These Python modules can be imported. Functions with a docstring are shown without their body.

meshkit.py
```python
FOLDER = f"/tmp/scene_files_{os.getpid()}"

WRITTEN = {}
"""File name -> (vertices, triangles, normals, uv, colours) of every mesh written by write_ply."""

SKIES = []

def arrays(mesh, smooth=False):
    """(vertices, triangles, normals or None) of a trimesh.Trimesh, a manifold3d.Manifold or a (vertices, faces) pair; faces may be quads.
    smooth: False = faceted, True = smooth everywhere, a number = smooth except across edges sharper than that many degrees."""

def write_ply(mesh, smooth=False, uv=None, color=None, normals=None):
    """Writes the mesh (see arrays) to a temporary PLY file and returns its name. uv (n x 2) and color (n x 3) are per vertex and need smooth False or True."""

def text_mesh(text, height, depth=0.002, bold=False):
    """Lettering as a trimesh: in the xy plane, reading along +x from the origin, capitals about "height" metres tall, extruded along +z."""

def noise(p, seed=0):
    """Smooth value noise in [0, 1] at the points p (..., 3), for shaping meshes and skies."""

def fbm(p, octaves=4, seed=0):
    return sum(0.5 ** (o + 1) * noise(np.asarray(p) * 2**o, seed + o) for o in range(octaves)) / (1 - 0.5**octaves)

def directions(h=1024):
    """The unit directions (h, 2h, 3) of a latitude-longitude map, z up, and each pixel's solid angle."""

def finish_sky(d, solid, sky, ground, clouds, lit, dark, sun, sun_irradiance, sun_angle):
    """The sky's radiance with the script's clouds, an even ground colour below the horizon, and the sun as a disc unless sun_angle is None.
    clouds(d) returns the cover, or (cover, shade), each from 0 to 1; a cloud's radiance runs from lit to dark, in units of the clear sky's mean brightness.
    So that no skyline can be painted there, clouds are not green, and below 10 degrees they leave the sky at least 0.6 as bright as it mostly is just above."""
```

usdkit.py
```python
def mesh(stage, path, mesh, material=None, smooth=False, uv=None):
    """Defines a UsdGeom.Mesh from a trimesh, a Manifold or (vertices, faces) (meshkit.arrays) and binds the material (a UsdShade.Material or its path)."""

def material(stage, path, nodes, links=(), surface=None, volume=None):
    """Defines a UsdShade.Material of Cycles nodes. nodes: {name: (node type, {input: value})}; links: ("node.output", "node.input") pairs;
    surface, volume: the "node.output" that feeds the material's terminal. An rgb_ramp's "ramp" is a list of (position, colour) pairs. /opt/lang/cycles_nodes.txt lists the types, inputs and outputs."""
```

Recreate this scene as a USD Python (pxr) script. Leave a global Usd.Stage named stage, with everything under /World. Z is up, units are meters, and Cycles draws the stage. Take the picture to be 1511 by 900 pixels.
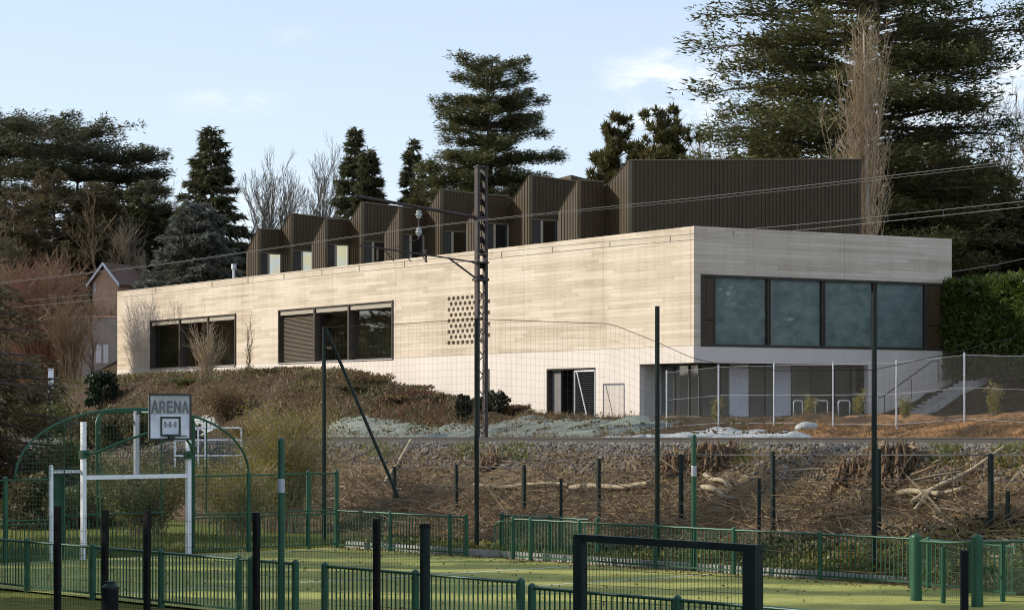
import math, random
import numpy as np, trimesh, shapely
from shapely.geometry import Polygon, Point, box as sbox
import shapely.ops, shapely.affinity
import meshkit, usdkit
from meshkit import fbm
from pxr import Usd, UsdGeom, UsdLux, UsdShade, Gf, Sdf, Vt

# ------------------------------------------------------------------ camera, sky, sun, exposure
W, H, F, HOR, CX, EYE = 1511.0, 900.0, 3530.0, 610.0, 755.5, 3.6
EXPOSURE = 0.60
SUN_EL, SUN_AZ = math.radians(24.5), (-0.994, 0.112)      # direction towards the sun
SUN_INT, SKY_STR = 0.87, 0.12
stage = Usd.Stage.CreateInMemory()
UsdGeom.SetStageUpAxis(stage, 'Z'); UsdGeom.SetStageMetersPerUnit(stage, 1.0)
world = UsdGeom.Xform.Define(stage, '/World'); stage.SetDefaultPrim(world.GetPrim())
UsdGeom.Scope.Define(stage, '/World/Looks')
cam = UsdGeom.Camera.Define(stage, '/World/camera')
cam.AddTranslateOp().Set((0, 0, EYE)); cam.AddRotateXOp().Set(90)
cam.CreateHorizontalApertureAttr(36.0); cam.CreateVerticalApertureAttr(36.0 * H / W)
cam.CreateFocalLengthAttr(36.0 * F / W)
cam.CreateVerticalApertureOffsetAttr((HOR - H / 2) / W * 36.0)
cam.CreateClippingRangeAttr((0.5, 20000.0)); cam.CreateExposureAttr(EXPOSURE)

LOOK = {}
def mat(name, nodes, links, surface='p.BSDF', volume=None):
    LOOK[name] = usdkit.material(stage, '/World/Looks/' + name, nodes, links, surface=surface, volume=volume)
    return LOOK[name]

sky = UsdLux.DomeLight.Define(stage, '/World/sky')
sky.CreateIntensityAttr(1.0)
def dirvec(px, py):
    v = np.array([(px - CX) / F, 1.0, (HOR - py) / F]); return v / np.linalg.norm(v)
def cloud_nodes():
    nodes, links, acc = {}, [], None
    nodes['tc'] = ('texture_coordinate', {})
    nodes['sep'] = ('separate_xyz', {}); links.append(('tc.generated', 'sep.vector'))
    nodes['mp'] = ('mapping', {'scale': (34.0, 34.0, 80.0), 'location': (3.1, 0.4, 1.0)}); links.append(('tc.generated', 'mp.vector'))
    nodes['nz'] = ('noise_texture', {'scale': 1.0, 'detail': 8.0, 'roughness': 0.62}); links.append(('mp.vector', 'nz.vector'))
    # three low cloud banks over the ridge, soft ellipses around directions, broken up by noise
    for i, (px, py, rx, rz, amt) in enumerate([(338, 150, .020, .0055, .42), (440, 56, .010, .004, .25), (1015, 140, .030, .018, 1.3), (1400, 110, .045, .026, 1.1), (1230, 190, .06, .022, .7), (390, 300, .045, .012, .5)]):
        d = dirvec(px, py)
        a, b = 'd%d' % i, 'm%d' % i
        nodes[a] = ('vector_math', {'math_type': 'subtract', 'vector2': tuple(d)}); links.append(('tc.generated', a + '.vector1'))
        nodes[b] = ('vector_math', {'math_type': 'divide', 'vector2': (rx, 1.0, rz)}); links.append((a + '.vector', b + '.vector1'))
        nodes['l%d' % i] = ('vector_math', {'math_type': 'length'}); links.append((b + '.vector', 'l%d.vector1' % i))
        nodes['r%d' % i] = ('map_range', {'range_type': 'smoothstep', 'from_min': 0.0, 'from_max': 1.7, 'to_min': amt, 'to_max': 0.0, 'clamp': True})
        links.append(('l%d.value' % i, 'r%d.value' % i))
        if acc is None: acc = 'r0.result'
        else:
            nodes['x%d' % i] = ('math', {'math_type': 'maximum'}); links += [(acc, 'x%d.value1' % i), ('r%d.result' % i, 'x%d.value2' % i)]
            acc = 'x%d.value' % i
    nodes['nm'] = ('map_range', {'range_type': 'smoothstep', 'from_min': .40, 'from_max': .72, 'to_min': 0., 'to_max': 1., 'clamp': True}); links.append(('nz.fac', 'nm.value'))
    nodes['cov'] = ('math', {'math_type': 'multiply', 'use_clamp': True}); links += [(acc, 'cov.value1'), ('nm.result', 'cov.value2')]
    return nodes, links
cn, cl = cloud_nodes()
cn['sk'] = ('sky_texture', {'sky_type': 'single_scattering', 'sun_disc': False, 'sun_elevation': SUN_EL, 'sun_rotation': math.atan2(*SUN_AZ), 'air_density': 1.0, 'aerosol_density': .55, 'ozone_density': 3.5, 'altitude': 250.0})
cn['cm'] = ('mix', {'mix_type': 'mix', 'color2': (6.6, 6.6, 6.6)})
cn['bg'] = ('background_shader', {'strength': SKY_STR})
# thin pale veil added over the whole sky to lift and warm its light, thicker towards the horizon, the same all the way round
cn['vr'] = ('map_range', {'range_type': 'linear', 'from_min': .02, 'from_max': .24, 'to_min': .62, 'to_max': .40, 'clamp': True})
cn['vl'] = ('mix', {'mix_type': 'mix', 'color2': (5.25, 5.6, 6.3)})
cl += [('sep.z', 'vr.value'), ('vr.result', 'vl.fac'), ('sk.color', 'vl.color1'), ('cov.value', 'cm.fac'), ('vl.color', 'cm.color1'), ('cm.color', 'bg.color')]
skm = mat('sky_material', cn, cl, surface='bg.background')
UsdShade.MaterialBindingAPI.Apply(sky.GetPrim()).Bind(skm)

sun = UsdLux.DistantLight.Define(stage, '/World/sun')
sun.CreateIntensityAttr(SUN_INT); sun.CreateAngleAttr(0.5); sun.CreateNormalizeAttr(True); sun.CreateColorAttr(Gf.Vec3f(1.0, .93, .81))
sz = np.array([SUN_AZ[0] * math.cos(SUN_EL), SUN_AZ[1] * math.cos(SUN_EL), math.sin(SUN_EL)]); sz /= np.linalg.norm(sz)
sx = np.cross([0, 0, 1.0], sz); sx /= np.linalg.norm(sx); sy = np.cross(sz, sx)
sun.AddTransformOp().Set(Gf.Matrix4d(*sx, 0, *sy, 0, *sz, 0, 0, 0, 60, 1))

# ------------------------------------------------------------------ frames and projections
C = np.array([8.98, 118.0]); DL = np.array([-.5235, .852]); DL /= np.linalg.norm(DL); N = np.array([-DL[1], DL[0]])
ROT = math.degrees(math.atan2(DL[1], DL[0]))               # local x = t (along the long facade), local y = q (towards the track)
def tq(t, q): return C[0] + q * N[0] + t * DL[0], C[1] + q * N[1] + t * DL[1]
def to_tq(x, y):
    dx, dy = np.asarray(x) - C[0], np.asarray(y) - C[1]
    return dx * DL[0] + dy * DL[1], dx * N[0] + dy * N[1]
def U(px): return (px - CX) / F
def t_at(px, q):
    u = U(px); return (C[0] + q * N[0] - u * (C[1] + q * N[1])) / (u * DL[1] - DL[0])
def zpy(py, y): return EYE + (HOR - py) / F * y
def lf(px, py, q=0.0):
    t = t_at(px, q); return t, zpy(py, C[1] + q * N[1] + t * DL[1])
def rf(px, py, t=0.0):                                       # plane parallel to the end facade; returns r (= -q)
    p = C + t * DL; u = U(px); r = (u * p[1] - p[0]) / (-N[0] + u * N[1]); return r, zpy(py, p[1] - r * N[1])
def at(px, py, y): return np.array([U(px) * y, y, zpy(py, y)])
def xy(px, y): return np.array([U(px) * y, y])
def rail_z(t): return 2.585 - .0082 * t

# ------------------------------------------------------------------ prim helpers
USED = {}
def numbered(parent, name):
    k = parent + '/' + name; n = USED.get(k, 0); USED[k] = n + 1
    return k if n == 0 else '%s_%03d' % (k, n)
def say(prim, label=None, cat=None, group=None, kind=None):
    for k, v in (('label', label), ('category', cat), ('group', group), ('kind', kind)):
        if v: prim.SetCustomDataByKey(k, v)
def thing(name, label=None, cat=None, loc=(0, 0, 0), rot=0.0, group=None, kind=None):
    x = UsdGeom.Xform.Define(stage, numbered('/World', name))
    x.AddTranslateOp().Set(Gf.Vec3d(*map(float, loc)))
    if rot: x.AddRotateZOp().Set(float(rot))
    say(x.GetPrim(), label, cat, group, kind); return str(x.GetPath())
def part(parent, name, mb, m, smooth=False, label=None, kind=None):
    mesh = mb.get() if isinstance(mb, MB) else mb
    p = usdkit.mesh(stage, numbered(parent, name), mesh, LOOK[m], smooth=smooth)
    say(p.GetPrim(), label, None, None, kind); return str(p.GetPath())
def solo(name, mb, m, label=None, cat=None, group=None, kind=None, smooth=False):
    p = part('/World', name, mb, m, smooth); say(stage.GetPrimAtPath(p), label, cat, group, kind); return p

BOXV = np.array([[x, y, z] for x in (0, 1) for y in (0, 1) for z in (0, 1)], float)
BOXF = np.array([[0, 1, 3], [0, 3, 2], [4, 6, 7], [4, 7, 5], [0, 4, 5], [0, 5, 1], [2, 3, 7], [2, 7, 6], [0, 2, 6], [0, 6, 4], [1, 5, 7], [1, 7, 3]])
class MB:
    def __init__(s): s.v, s.f, s.n = [], [], 0
    def add(s, v, f):
        v = np.asarray(v, float).reshape(-1, 3); f = np.asarray(f, int).reshape(-1, 3)
        s.v.append(v); s.f.append(f + s.n); s.n += len(v); return s
    def mesh(s, m): return s.add(m.vertices, m.faces)
    def box(s, a, b):
        a, b = np.minimum(a, b), np.maximum(a, b); return s.add(BOXV * (np.asarray(b, float) - a) + a, BOXF)
    def pane(s, a, b, ax):
        """one glass sheet: ax 'q' faces +y of the frame, ax 't' faces -x"""
        a, b = np.minimum(a, b), np.maximum(a, b)
        if ax == 'q': v = [[b[0], b[1], a[2]], [a[0], b[1], a[2]], [a[0], b[1], b[2]], [b[0], b[1], b[2]]]
        else: v = [[a[0], b[1], a[2]], [a[0], a[1], a[2]], [a[0], a[1], b[2]], [a[0], b[1], b[2]]]
        return s.add(v, [[0, 1, 2], [0, 2, 3]])
    def tubes(s, p0, p1, r0, r1, sides=3):
        p0, p1 = np.asarray(p0, float).reshape(-1, 3), np.asarray(p1, float).reshape(-1, 3); n = len(p0)
        if n == 0: return s
        r0, r1 = np.broadcast_to(r0, n), np.broadcast_to(r1, n)
        d = p1 - p0; d = d / (np.linalg.norm(d, axis=1, keepdims=True) + 1e-9)
        h = np.where(np.abs(d[:, 2:]) < .9, [[0, 0, 1.]], [[1., 0, 0]])
        a = np.cross(d, h); a /= np.linalg.norm(a, axis=1, keepdims=True); b = np.cross(d, a)
        an = np.arange(sides) * 2 * np.pi / sides
        ring = np.cos(an)[None, :, None] * a[:, None] + np.sin(an)[None, :, None] * b[:, None]
        v = np.concatenate([p0[:, None] + ring * r0[:, None, None], p1[:, None] + ring * r1[:, None, None]], 1)
        i = np.arange(sides); j = (i + 1) % sides
        f1 = np.stack([i, j, j + sides], 1); f2 = np.stack([i, j + sides, i + sides], 1)
        f = np.vstack([f1, f2])
        f = (f[None] + (np.arange(n) * 2 * sides)[:, None, None]).reshape(-1, 3)
        return s.add(v.reshape(-1, 3), f)
    def path(s, pts, r, sides=6):
        pts = np.asarray(pts, float); r = np.broadcast_to(r, len(pts)); k = len(pts)
        t = np.gradient(pts, axis=0); t /= np.linalg.norm(t, axis=1, keepdims=True) + 1e-9
        h = np.array([0, 0, 1.]) if np.abs(t[:, 2]).mean() < .8 else np.array([1., 0, 0])
        a = np.cross(t, h); a /= np.linalg.norm(a, axis=1, keepdims=True) + 1e-9; b = np.cross(t, a)
        an = np.arange(sides) * 2 * np.pi / sides
        v = pts[:, None] + r[:, None, None] * (np.cos(an)[None, :, None] * a[:, None] + np.sin(an)[None, :, None] * b[:, None])
        i, j = np.meshgrid(np.arange(k - 1), np.arange(sides), indexing='ij'); i, j = i.ravel(), j.ravel(); j2 = (j + 1) % sides
        q = np.stack([i * sides + j, i * sides + j2, (i + 1) * sides + j2, (i + 1) * sides + j], 1)
        cap = [[0, q2 + 1, q2] for q2 in range(1, sides - 1)] + [[(k - 1) * sides, (k - 1) * sides + q2, (k - 1) * sides + q2 + 1] for q2 in range(1, sides - 1)]
        return s.add(v.reshape(-1, 3), np.vstack([q[:, [0, 1, 2]], q[:, [0, 2, 3]], cap]))
    def lathe(s, prof, sides=12, at=(0, 0, 0)):
        prof = np.asarray(prof, float); an = np.arange(sides) * 2 * np.pi / sides; k = len(prof)
        v = np.stack([prof[:, 0, None] * np.cos(an), prof[:, 0, None] * np.sin(an), np.repeat(prof[:, 1, None], sides, 1)], -1).reshape(-1, 3) + at
        i, j = np.meshgrid(np.arange(k - 1), np.arange(sides), indexing='ij'); i, j = i.ravel(), j.ravel(); j2 = (j + 1) % sides
        q = np.stack([i * sides + j, i * sides + j2, (i + 1) * sides + j2, (i + 1) * sides + j], 1)
        return s.add(v, np.vstack([q[:, [0, 1, 2]], q[:, [0, 2, 3]]]))
    def tris(s, P, D, l, w, tilt=None):
        """thin leaf triangles: base at P, tip at P + D*l"""
        n = len(P); D = D / (np.linalg.norm(D, axis=1, keepdims=True) + 1e-9)
        up = np.array([[0, 0, 1.]]) + (tilt if tilt is not None else 0)
        sd = np.cross(D, np.broadcast_to(up, (n, 3))); sd /= np.linalg.norm(sd, axis=1, keepdims=True) + 1e-9
        l, w = np.broadcast_to(l, n)[:, None], np.broadcast_to(w, n)[:, None]
        v = np.stack([P - sd * w / 2, P + sd * w / 2, P + D * l], 1).reshape(-1, 3)
        return s.add(v, np.arange(3 * n).reshape(-1, 3))
    def leaves(s, P, D, l, w, tilt):
        """diamond leaves (two triangles)"""
        n = len(P); D = D / (np.linalg.norm(D, axis=1, keepdims=True) + 1e-9)
        sd = np.cross(D, tilt); sd /= np.linalg.norm(sd, axis=1, keepdims=True) + 1e-9
        l, w = np.broadcast_to(l, n)[:, None], np.broadcast_to(w, n)[:, None]
        v = np.stack([P, P + D * l * .5 + sd * w / 2, P + D * l, P + D * l * .5 - sd * w / 2], 1).reshape(-1, 3)
        k = np.arange(n)[:, None] * 4
        return s.add(v, np.vstack([k + [0, 1, 2], k + [0, 2, 3]]))
    def get(s): return np.vstack(s.v), np.vstack(s.f)
class MY(MB):
    def get(s): v, f = MB.get(s); return v * [1, -1, 1], f[:, ::-1]
def extrude(poly, h):
    """shapely polygon extruded along +z"""
    gs = getattr(poly, 'geoms', [poly])
    return trimesh.util.concatenate([trimesh.creation.extrude_polygon(g, h, engine='earcut') for g in gs])
def wall_tz(poly, q0, q1):
    """polygon in (t, z) made a slab from q0 to q1"""
    m = extrude(poly, q1 - q0); v = m.vertices; return np.stack([v[:, 0], v[:, 2] + q0, v[:, 1]], 1), m.faces[:, ::-1]
def wall_rz(poly, t0, t1):
    """polygon in (r, z) made a slab from t0 to t1 (r = -q)"""
    m = extrude(poly, t1 - t0); v = m.vertices; return np.stack([v[:, 2] + t0, -v[:, 0], v[:, 1]], 1), m.faces[:, ::-1]

# ------------------------------------------------------------------ materials
def mottled(name, c1, c2, scale=3.0, rough=.8, metal=0.0, stretch=(1, 1, 1), bump=0.0, bscale=20.0, detail=6.0, lo=.3, hi=.7, spec=.5):
    nodes = {'g': ('geometry', {}), 'm': ('mapping', {'scale': stretch}), 'n': ('noise_texture', {'scale': scale, 'detail': detail, 'roughness': .6}),
             'r': ('rgb_ramp', {'ramp': [(lo, c1), (hi, c2)]}), 'p': ('principled_bsdf', {'roughness': rough, 'metallic': metal, 'specular_ior_level': spec})}
    links = [('g.position', 'm.vector'), ('m.vector', 'n.vector'), ('n.fac', 'r.fac'), ('r.color', 'p.base_color')]
    if bump:
        nodes['n2'] = ('noise_texture', {'scale': bscale, 'detail': 4.0}); nodes['b'] = ('bump', {'strength': bump, 'distance': .02})
        links += [('m.vector', 'n2.vector'), ('n2.fac', 'b.height'), ('b.normal', 'p.normal')]
    mat(name, nodes, links)
def leafy(name, c1, c2, trans=.25, rough=.55):
    nodes = {'g': ('geometry', {}), 'nz': ('noise_texture', {'scale': 1.7, 'detail': 5.0, 'roughness': .75}), 'r': ('rgb_ramp', {'ramp': [(.34, c1), (.66, c2)]}), 'p': ('principled_bsdf', {'roughness': rough, 'specular_ior_level': .3}),
             't': ('translucent_bsdf', {}), 'x': ('mix_closure', {'fac': trans})}
    mat(name, nodes, [('g.position', 'nz.vector'), ('nz.fac', 'r.fac'), ('r.color', 'p.base_color'), ('r.color', 't.color'), ('p.BSDF', 'x.closure1'), ('t.BSDF', 'x.closure2')], surface='x.closure')
def concrete(name, dark, mid, light, row=.205, seg=3.3):
    """board-marked concrete: rows of boards of differing tone, irregular dark joints, fine horizontal grain, soft stains"""
    N_ = {'g': ('geometry', {}), 's': ('separate_xyz', {}), 'wz': ('noise_texture', {'scale': .9, 'detail': 2.0}), 'zj': ('math', {'math_type': 'multiply_add', 'value2': .05}),
          'zr': ('math', {'math_type': 'divide', 'value2': row}), 'fl': ('math', {'math_type': 'floor'}), 'fr': ('math', {'math_type': 'fraction'}), 'w1': ('white_noise_texture', {'dimensions': '1D'}),
          'us': ('math', {'math_type': 'multiply_add', 'value2': seg * 1.0}), 'ud': ('math', {'math_type': 'divide', 'value2': seg}), 'uf': ('math', {'math_type': 'floor'}), 'cx': ('combine_xyz', {}), 'w2': ('white_noise_texture', {'dimensions': '2D'}),
          'm2': ('mapping', {'scale': (.3, .3, 16.0)}), 'n2': ('noise_texture', {'scale': 1.0, 'detail': 6.0, 'roughness': .7}), 'm3': ('mapping', {'scale': (.3, .3, .16)}), 'n3': ('noise_texture', {'scale': 1.0, 'detail': 6.0, 'roughness': .62}),
          'n4': ('noise_texture', {'scale': 13.0, 'detail': 8.0, 'roughness': .75}), 'md': ('mapping', {'scale': (2.2, 2.2, .10)}), 'nd': ('noise_texture', {'scale': 1.0, 'detail': 4.0, 'roughness': .6}),
          'a': ('math', {'math_type': 'multiply', 'value2': .13}), 'b': ('math', {'math_type': 'multiply_add', 'value2': .36}), 'c': ('math', {'math_type': 'multiply_add', 'value2': .34}), 'c4': ('math', {'math_type': 'multiply_add', 'value2': .27}),
          'r': ('rgb_ramp', {'ramp': [(.39, dark), (.515, mid), (.65, light)]}),
          'j': ('map_range', {'range_type': 'smoothstep', 'from_min': .0, 'from_max': .16, 'to_min': .70, 'to_max': 1.0, 'clamp': True}), 'jn': ('map_range', {'from_min': .35, 'from_max': .6, 'to_min': 0.1, 'to_max': 1.0, 'clamp': True}),
          'mj': ('mix', {'mix_type': 'multiply'}), 'rd': ('rgb_ramp', {'ramp': [(.36, (.80, .78, .75)), (.52, (1, 1, 1))]}), 'mdm': ('mix', {'mix_type': 'multiply', 'fac': .28}),
          'bp': ('bump', {'strength': .6, 'distance': .02}), 'p': ('principled_bsdf', {'roughness': .88, 'specular_ior_level': .2})}
    L_ = [('g.position', 's.vector'), ('g.position', 'wz.vector'), ('wz.fac', 'zj.value1'), ('s.z', 'zj.value3'), ('zj.value', 'zr.value1'), ('zr.value', 'fl.value1'), ('zr.value', 'fr.value1'), ('fl.value', 'w1.w'),
          ('w1.value', 'us.value1'), ('s.y', 'us.value3'), ('us.value', 'ud.value1'), ('ud.value', 'uf.value1'), ('fl.value', 'cx.x'), ('uf.value', 'cx.y'), ('cx.vector', 'w2.vector'),
          ('g.position', 'm2.vector'), ('m2.vector', 'n2.vector'), ('g.position', 'm3.vector'), ('m3.vector', 'n3.vector'), ('g.position', 'n4.vector'), ('g.position', 'md.vector'), ('md.vector', 'nd.vector'),
          ('w2.value', 'a.value1'), ('n2.fac', 'b.value1'), ('a.value', 'b.value3'), ('n3.fac', 'c.value1'), ('b.value', 'c.value3'), ('n4.fac', 'c4.value1'), ('c.value', 'c4.value3'), ('c4.value', 'r.fac'),
          ('fr.value', 'j.value'), ('n3.fac', 'jn.value'), ('jn.result', 'mj.fac'), ('r.color', 'mj.color1'), ('j.result', 'mj.color2'), ('nd.fac', 'rd.fac'), ('mj.color', 'mdm.color1'), ('rd.color', 'mdm.color2'), ('mdm.color', 'p.base_color'), ('c4.value', 'bp.height'), ('bp.normal', 'p.normal')]
    mat(name, N_, L_)
concrete('board_concrete', (.34, .272, .20), (.485, .405, .305), (.60, .515, .41))
mottled('smooth_concrete', (.53, .465, .40), (.61, .545, .475), .5, .8, stretch=(1, 1, .5), bump=.08, bscale=6)
mottled('dark_joint', (.05, .045, .04), (.07, .06, .05), 2)
mottled('bronze', (0.0498, 0.0323, 0.0146), (0.0639, 0.0427, 0.0202), 1.2, .5, 0.0, stretch=(1, 1, .4), bump=.02, bscale=9, spec=.25)
mottled('bronze_trim', (0.0994, 0.0723, 0.0387), (0.1224, 0.0903, 0.0476), 1.5, .45, 0, spec=.3)
mottled('sunlit_beige', (.30, .25, .17), (.36, .30, .21), 2, .5, .1)  # mullions coloured light beige as if the sun caught them
mottled('blind_box', (0.2592, 0.2275, 0.1683), (0.3024, 0.2660, 0.2046), 2, .6)
mottled('sill_metal', (.45, .44, .43), (.55, .54, .53), 2, .35, .5)
mottled('frame_dark', (0.0360, 0.0272, 0.0200), (0.0520, 0.0400, 0.0304), 2, .45, 0, spec=.3)
mottled('blind_slats', (.16, .13, .09), (.20, .165, .12), 3, .5, .2)
mottled('interior_dark', (.03, .028, .022), (.05, .045, .035), 1, .9)
mottled('room_reflection_brown', (.15, .122, .055), (.30, .25, .12), .6, .9, stretch=(1, 1, .5))  # room brown lightened to stand in for the hillside reflected in the glass
mottled('cloudy_teal', (.27, .345, .345), (.56, .63, .60), 1.3, .9, stretch=(1, 1, 1.6), detail=8, lo=.3, hi=.72)  # cloudy teal mottling imitates reflections in the end panes
mat('glow_curtain', {'g': ('geometry', {}), 'n': ('noise_texture', {'scale': .9, 'detail': 2.0}), 'r': ('rgb_ramp', {'ramp': [(.35, (.75, .80, .86)), (.6, (.85, .80, .58))]}), 'p': ('principled_bsdf', {'roughness': .9, 'emission_strength': .32})}, [('g.position', 'n.vector'), ('n.fac', 'r.fac'), ('r.color', 'p.base_color'), ('r.color', 'p.emission_color')])  # added glow and pale ramp imitate the brightness of the panes
mottled('roof_felt', (.12, .12, .12), (.17, .165, .16), 1.0, .9)
mottled('door_grey', (.12, .105, .1), (.15, .135, .125), 2, .5)
mottled('white_panel', (.44, .42, .43), (.52, .50, .50), 1, .6)
mottled('green_paint', (0.0045, 0.0413, 0.0180), (0.0105, 0.0788, 0.0345), 2.3, .42, bump=.03, bscale=15)
mottled('dark_paint', (0.0035, 0.0091, 0.0063), (0.0063, 0.0140, 0.0098), 5, .5, spec=.25)
mottled('black_paint', (.003, .003, .003), (.006, .006, .006), 5, .6, spec=.15)
mottled('white_paint', (.62, .64, .66), (.78, .79, .80), 5, .45, bump=.05)
mottled('grey_steel', (.30, .31, .34), (.40, .41, .44), 4, .45, .3)
mottled('galvanised', (.42, .43, .44), (.58, .58, .58), 6, .42, .55)
mottled('wire_grey', (.065, .06, .055), (.10, .095, .09), 6, .5, .2)
mottled('wire_light', (.20, .20, .18), (.28, .28, .25), 6, .4, .5)
mottled('rusty_steel', (0.0280, 0.0200, 0.0168), (0.0600, 0.0440, 0.0360), 3, .8, stretch=(1, 1, .6), bump=.2)
mottled('rail_steel', (.016, .011, .008), (.03, .021, .015), 3, .6)
mottled('insulator', (0.3300, 0.3720, 0.3600), (0.4320, 0.4680, 0.4560), 4, .15)
mottled('sleeper_wood', (.07, .055, .045), (.12, .1, .085), 4, .9)
mottled('turf', (0.2332, 0.2436, 0.0378), (0.3646, 0.3528, 0.0788), .9, .9, bump=.4, bscale=60, lo=.35, hi=.7)
mottled('line_paint', (.55, .57, .52), (.7, .71, .66), 3, .8)
mottled('kerb_concrete', (.30, .28, .25), (.42, .39, .35), 2, .9, bump=.2)
mottled('stone', (0.0750, 0.0653, 0.0528), (0.2300, 0.2016, 0.1672), 3.1, .9, lo=.38, hi=.62)
mottled('bark', (.06, .045, .032), (.13, .10, .075), 5, .9, stretch=(1, 1, .3), bump=.4)
mottled('pale_bark', (.28, .24, .19), (.48, .43, .36), 3, .9, stretch=(1, 1, .3))
mottled('grey_twig', (0.1200, 0.0940, 0.0608), (0.2100, 0.1673, 0.1102), 2, .9)
mottled('tan_twig', (0.2420, 0.1734, 0.0978), (0.4400, 0.3264, 0.1870), 1.2, .9)
mottled('red_twig', (.17, .085, .052), (.30, .16, .095), .7, .9)
mottled('brown_twig', (0.1500, 0.0978, 0.0486), (0.2700, 0.1833, 0.0950), 1.0, .9)
mottled('log_bark', (0.1995, 0.1504, 0.0942), (0.3990, 0.3243, 0.2152), 3, .9)
mottled('cut_wood', (.16, .11, .07), (.32, .23, .14), 4, .8)
mottled('geotextile', (0.1140, 0.1302, 0.1012), (0.2042, 0.2185, 0.1760), 1.1, .8, bump=.25, bscale=5)
mottled('pale_sheet', (.28, .29, .27), (.46, .46, .44), 1.1, .6, bump=.3, bscale=4)
mottled('pink_render', (0.4500, 0.2520, 0.1575), (0.5760, 0.3510, 0.2250), 1.0, .9, bump=.1)
mottled('roof_tile', (.10, .06, .045), (.15, .09, .068), 2, .7)
mottled('stucco_grey', (.2, .165, .14), (.27, .22, .19), 1, .9)
mottled('board_white', (.45, .46, .52), (.66, .67, .72), 2.4, .5, lo=.3, hi=.6)
mottled('board_stain', (.27, .27, .26), (.42, .42, .4), 6, .6)
mottled('board_black', (.014, .017, .014), (.025, .028, .025), 4, .5)
mottled('letter_grey', (.07, .07, .08), (.16, .16, .17), 9, .6)
mottled('stump_wood', (0.0600, 0.0357, 0.0190), (0.1700, 0.1034, 0.0532), 5, .9, stretch=(1, 1, .35), bump=.5)
leafy('needles_cedar', (0.0551, 0.0590, 0.0236), (0.1554, 0.1501, 0.0536), .28)
leafy('needles_olive', (0.0629, 0.0591, 0.0189), (0.1480, 0.1301, 0.0433), .28)
leafy('needles_blue', (0.0703, 0.0740, 0.0577), (0.1850, 0.1887, 0.1480), .22)
leafy('needles_dark', (0.0493, 0.0517, 0.0268), (0.1234, 0.1196, 0.0543), .28)
leafy('needles_brown', (0.0740, 0.0583, 0.0277), (0.1628, 0.1265, 0.0611), .28)
leafy('laurel', (0.0255, 0.0451, 0.0080), (0.1190, 0.1476, 0.0240), .3, .4)
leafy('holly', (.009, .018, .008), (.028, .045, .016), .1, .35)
leafy('scrub', (0.0558, 0.0440, 0.0142), (0.1530, 0.1142, 0.0452), .25)
leafy('scrub_green', (.055, .065, .016), (.15, .16, .045), .3)
leafy('willow', (.13, .115, .02), (.27, .235, .05), .35)
leafy('dry_weed', (0.0935, 0.0542, 0.0205), (0.2380, 0.1504, 0.0627), .25)
leafy('red_leaf', (.12, .05, .03), (.22, .1, .055), .3)
leafy('ivy', (.085, .09, .02), (.29, .26, .07), .3)
leafy('grass_blade', (0.0808, 0.0997, 0.0220), (0.1995, 0.2090, 0.0550), .35)
leafy('straw', (0.1900, 0.1316, 0.0646), (0.4400, 0.3384, 0.1900), .15)
leafy('ivy_dark', (.02, .025, .012), (.055, .05, .025), .1)
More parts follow.
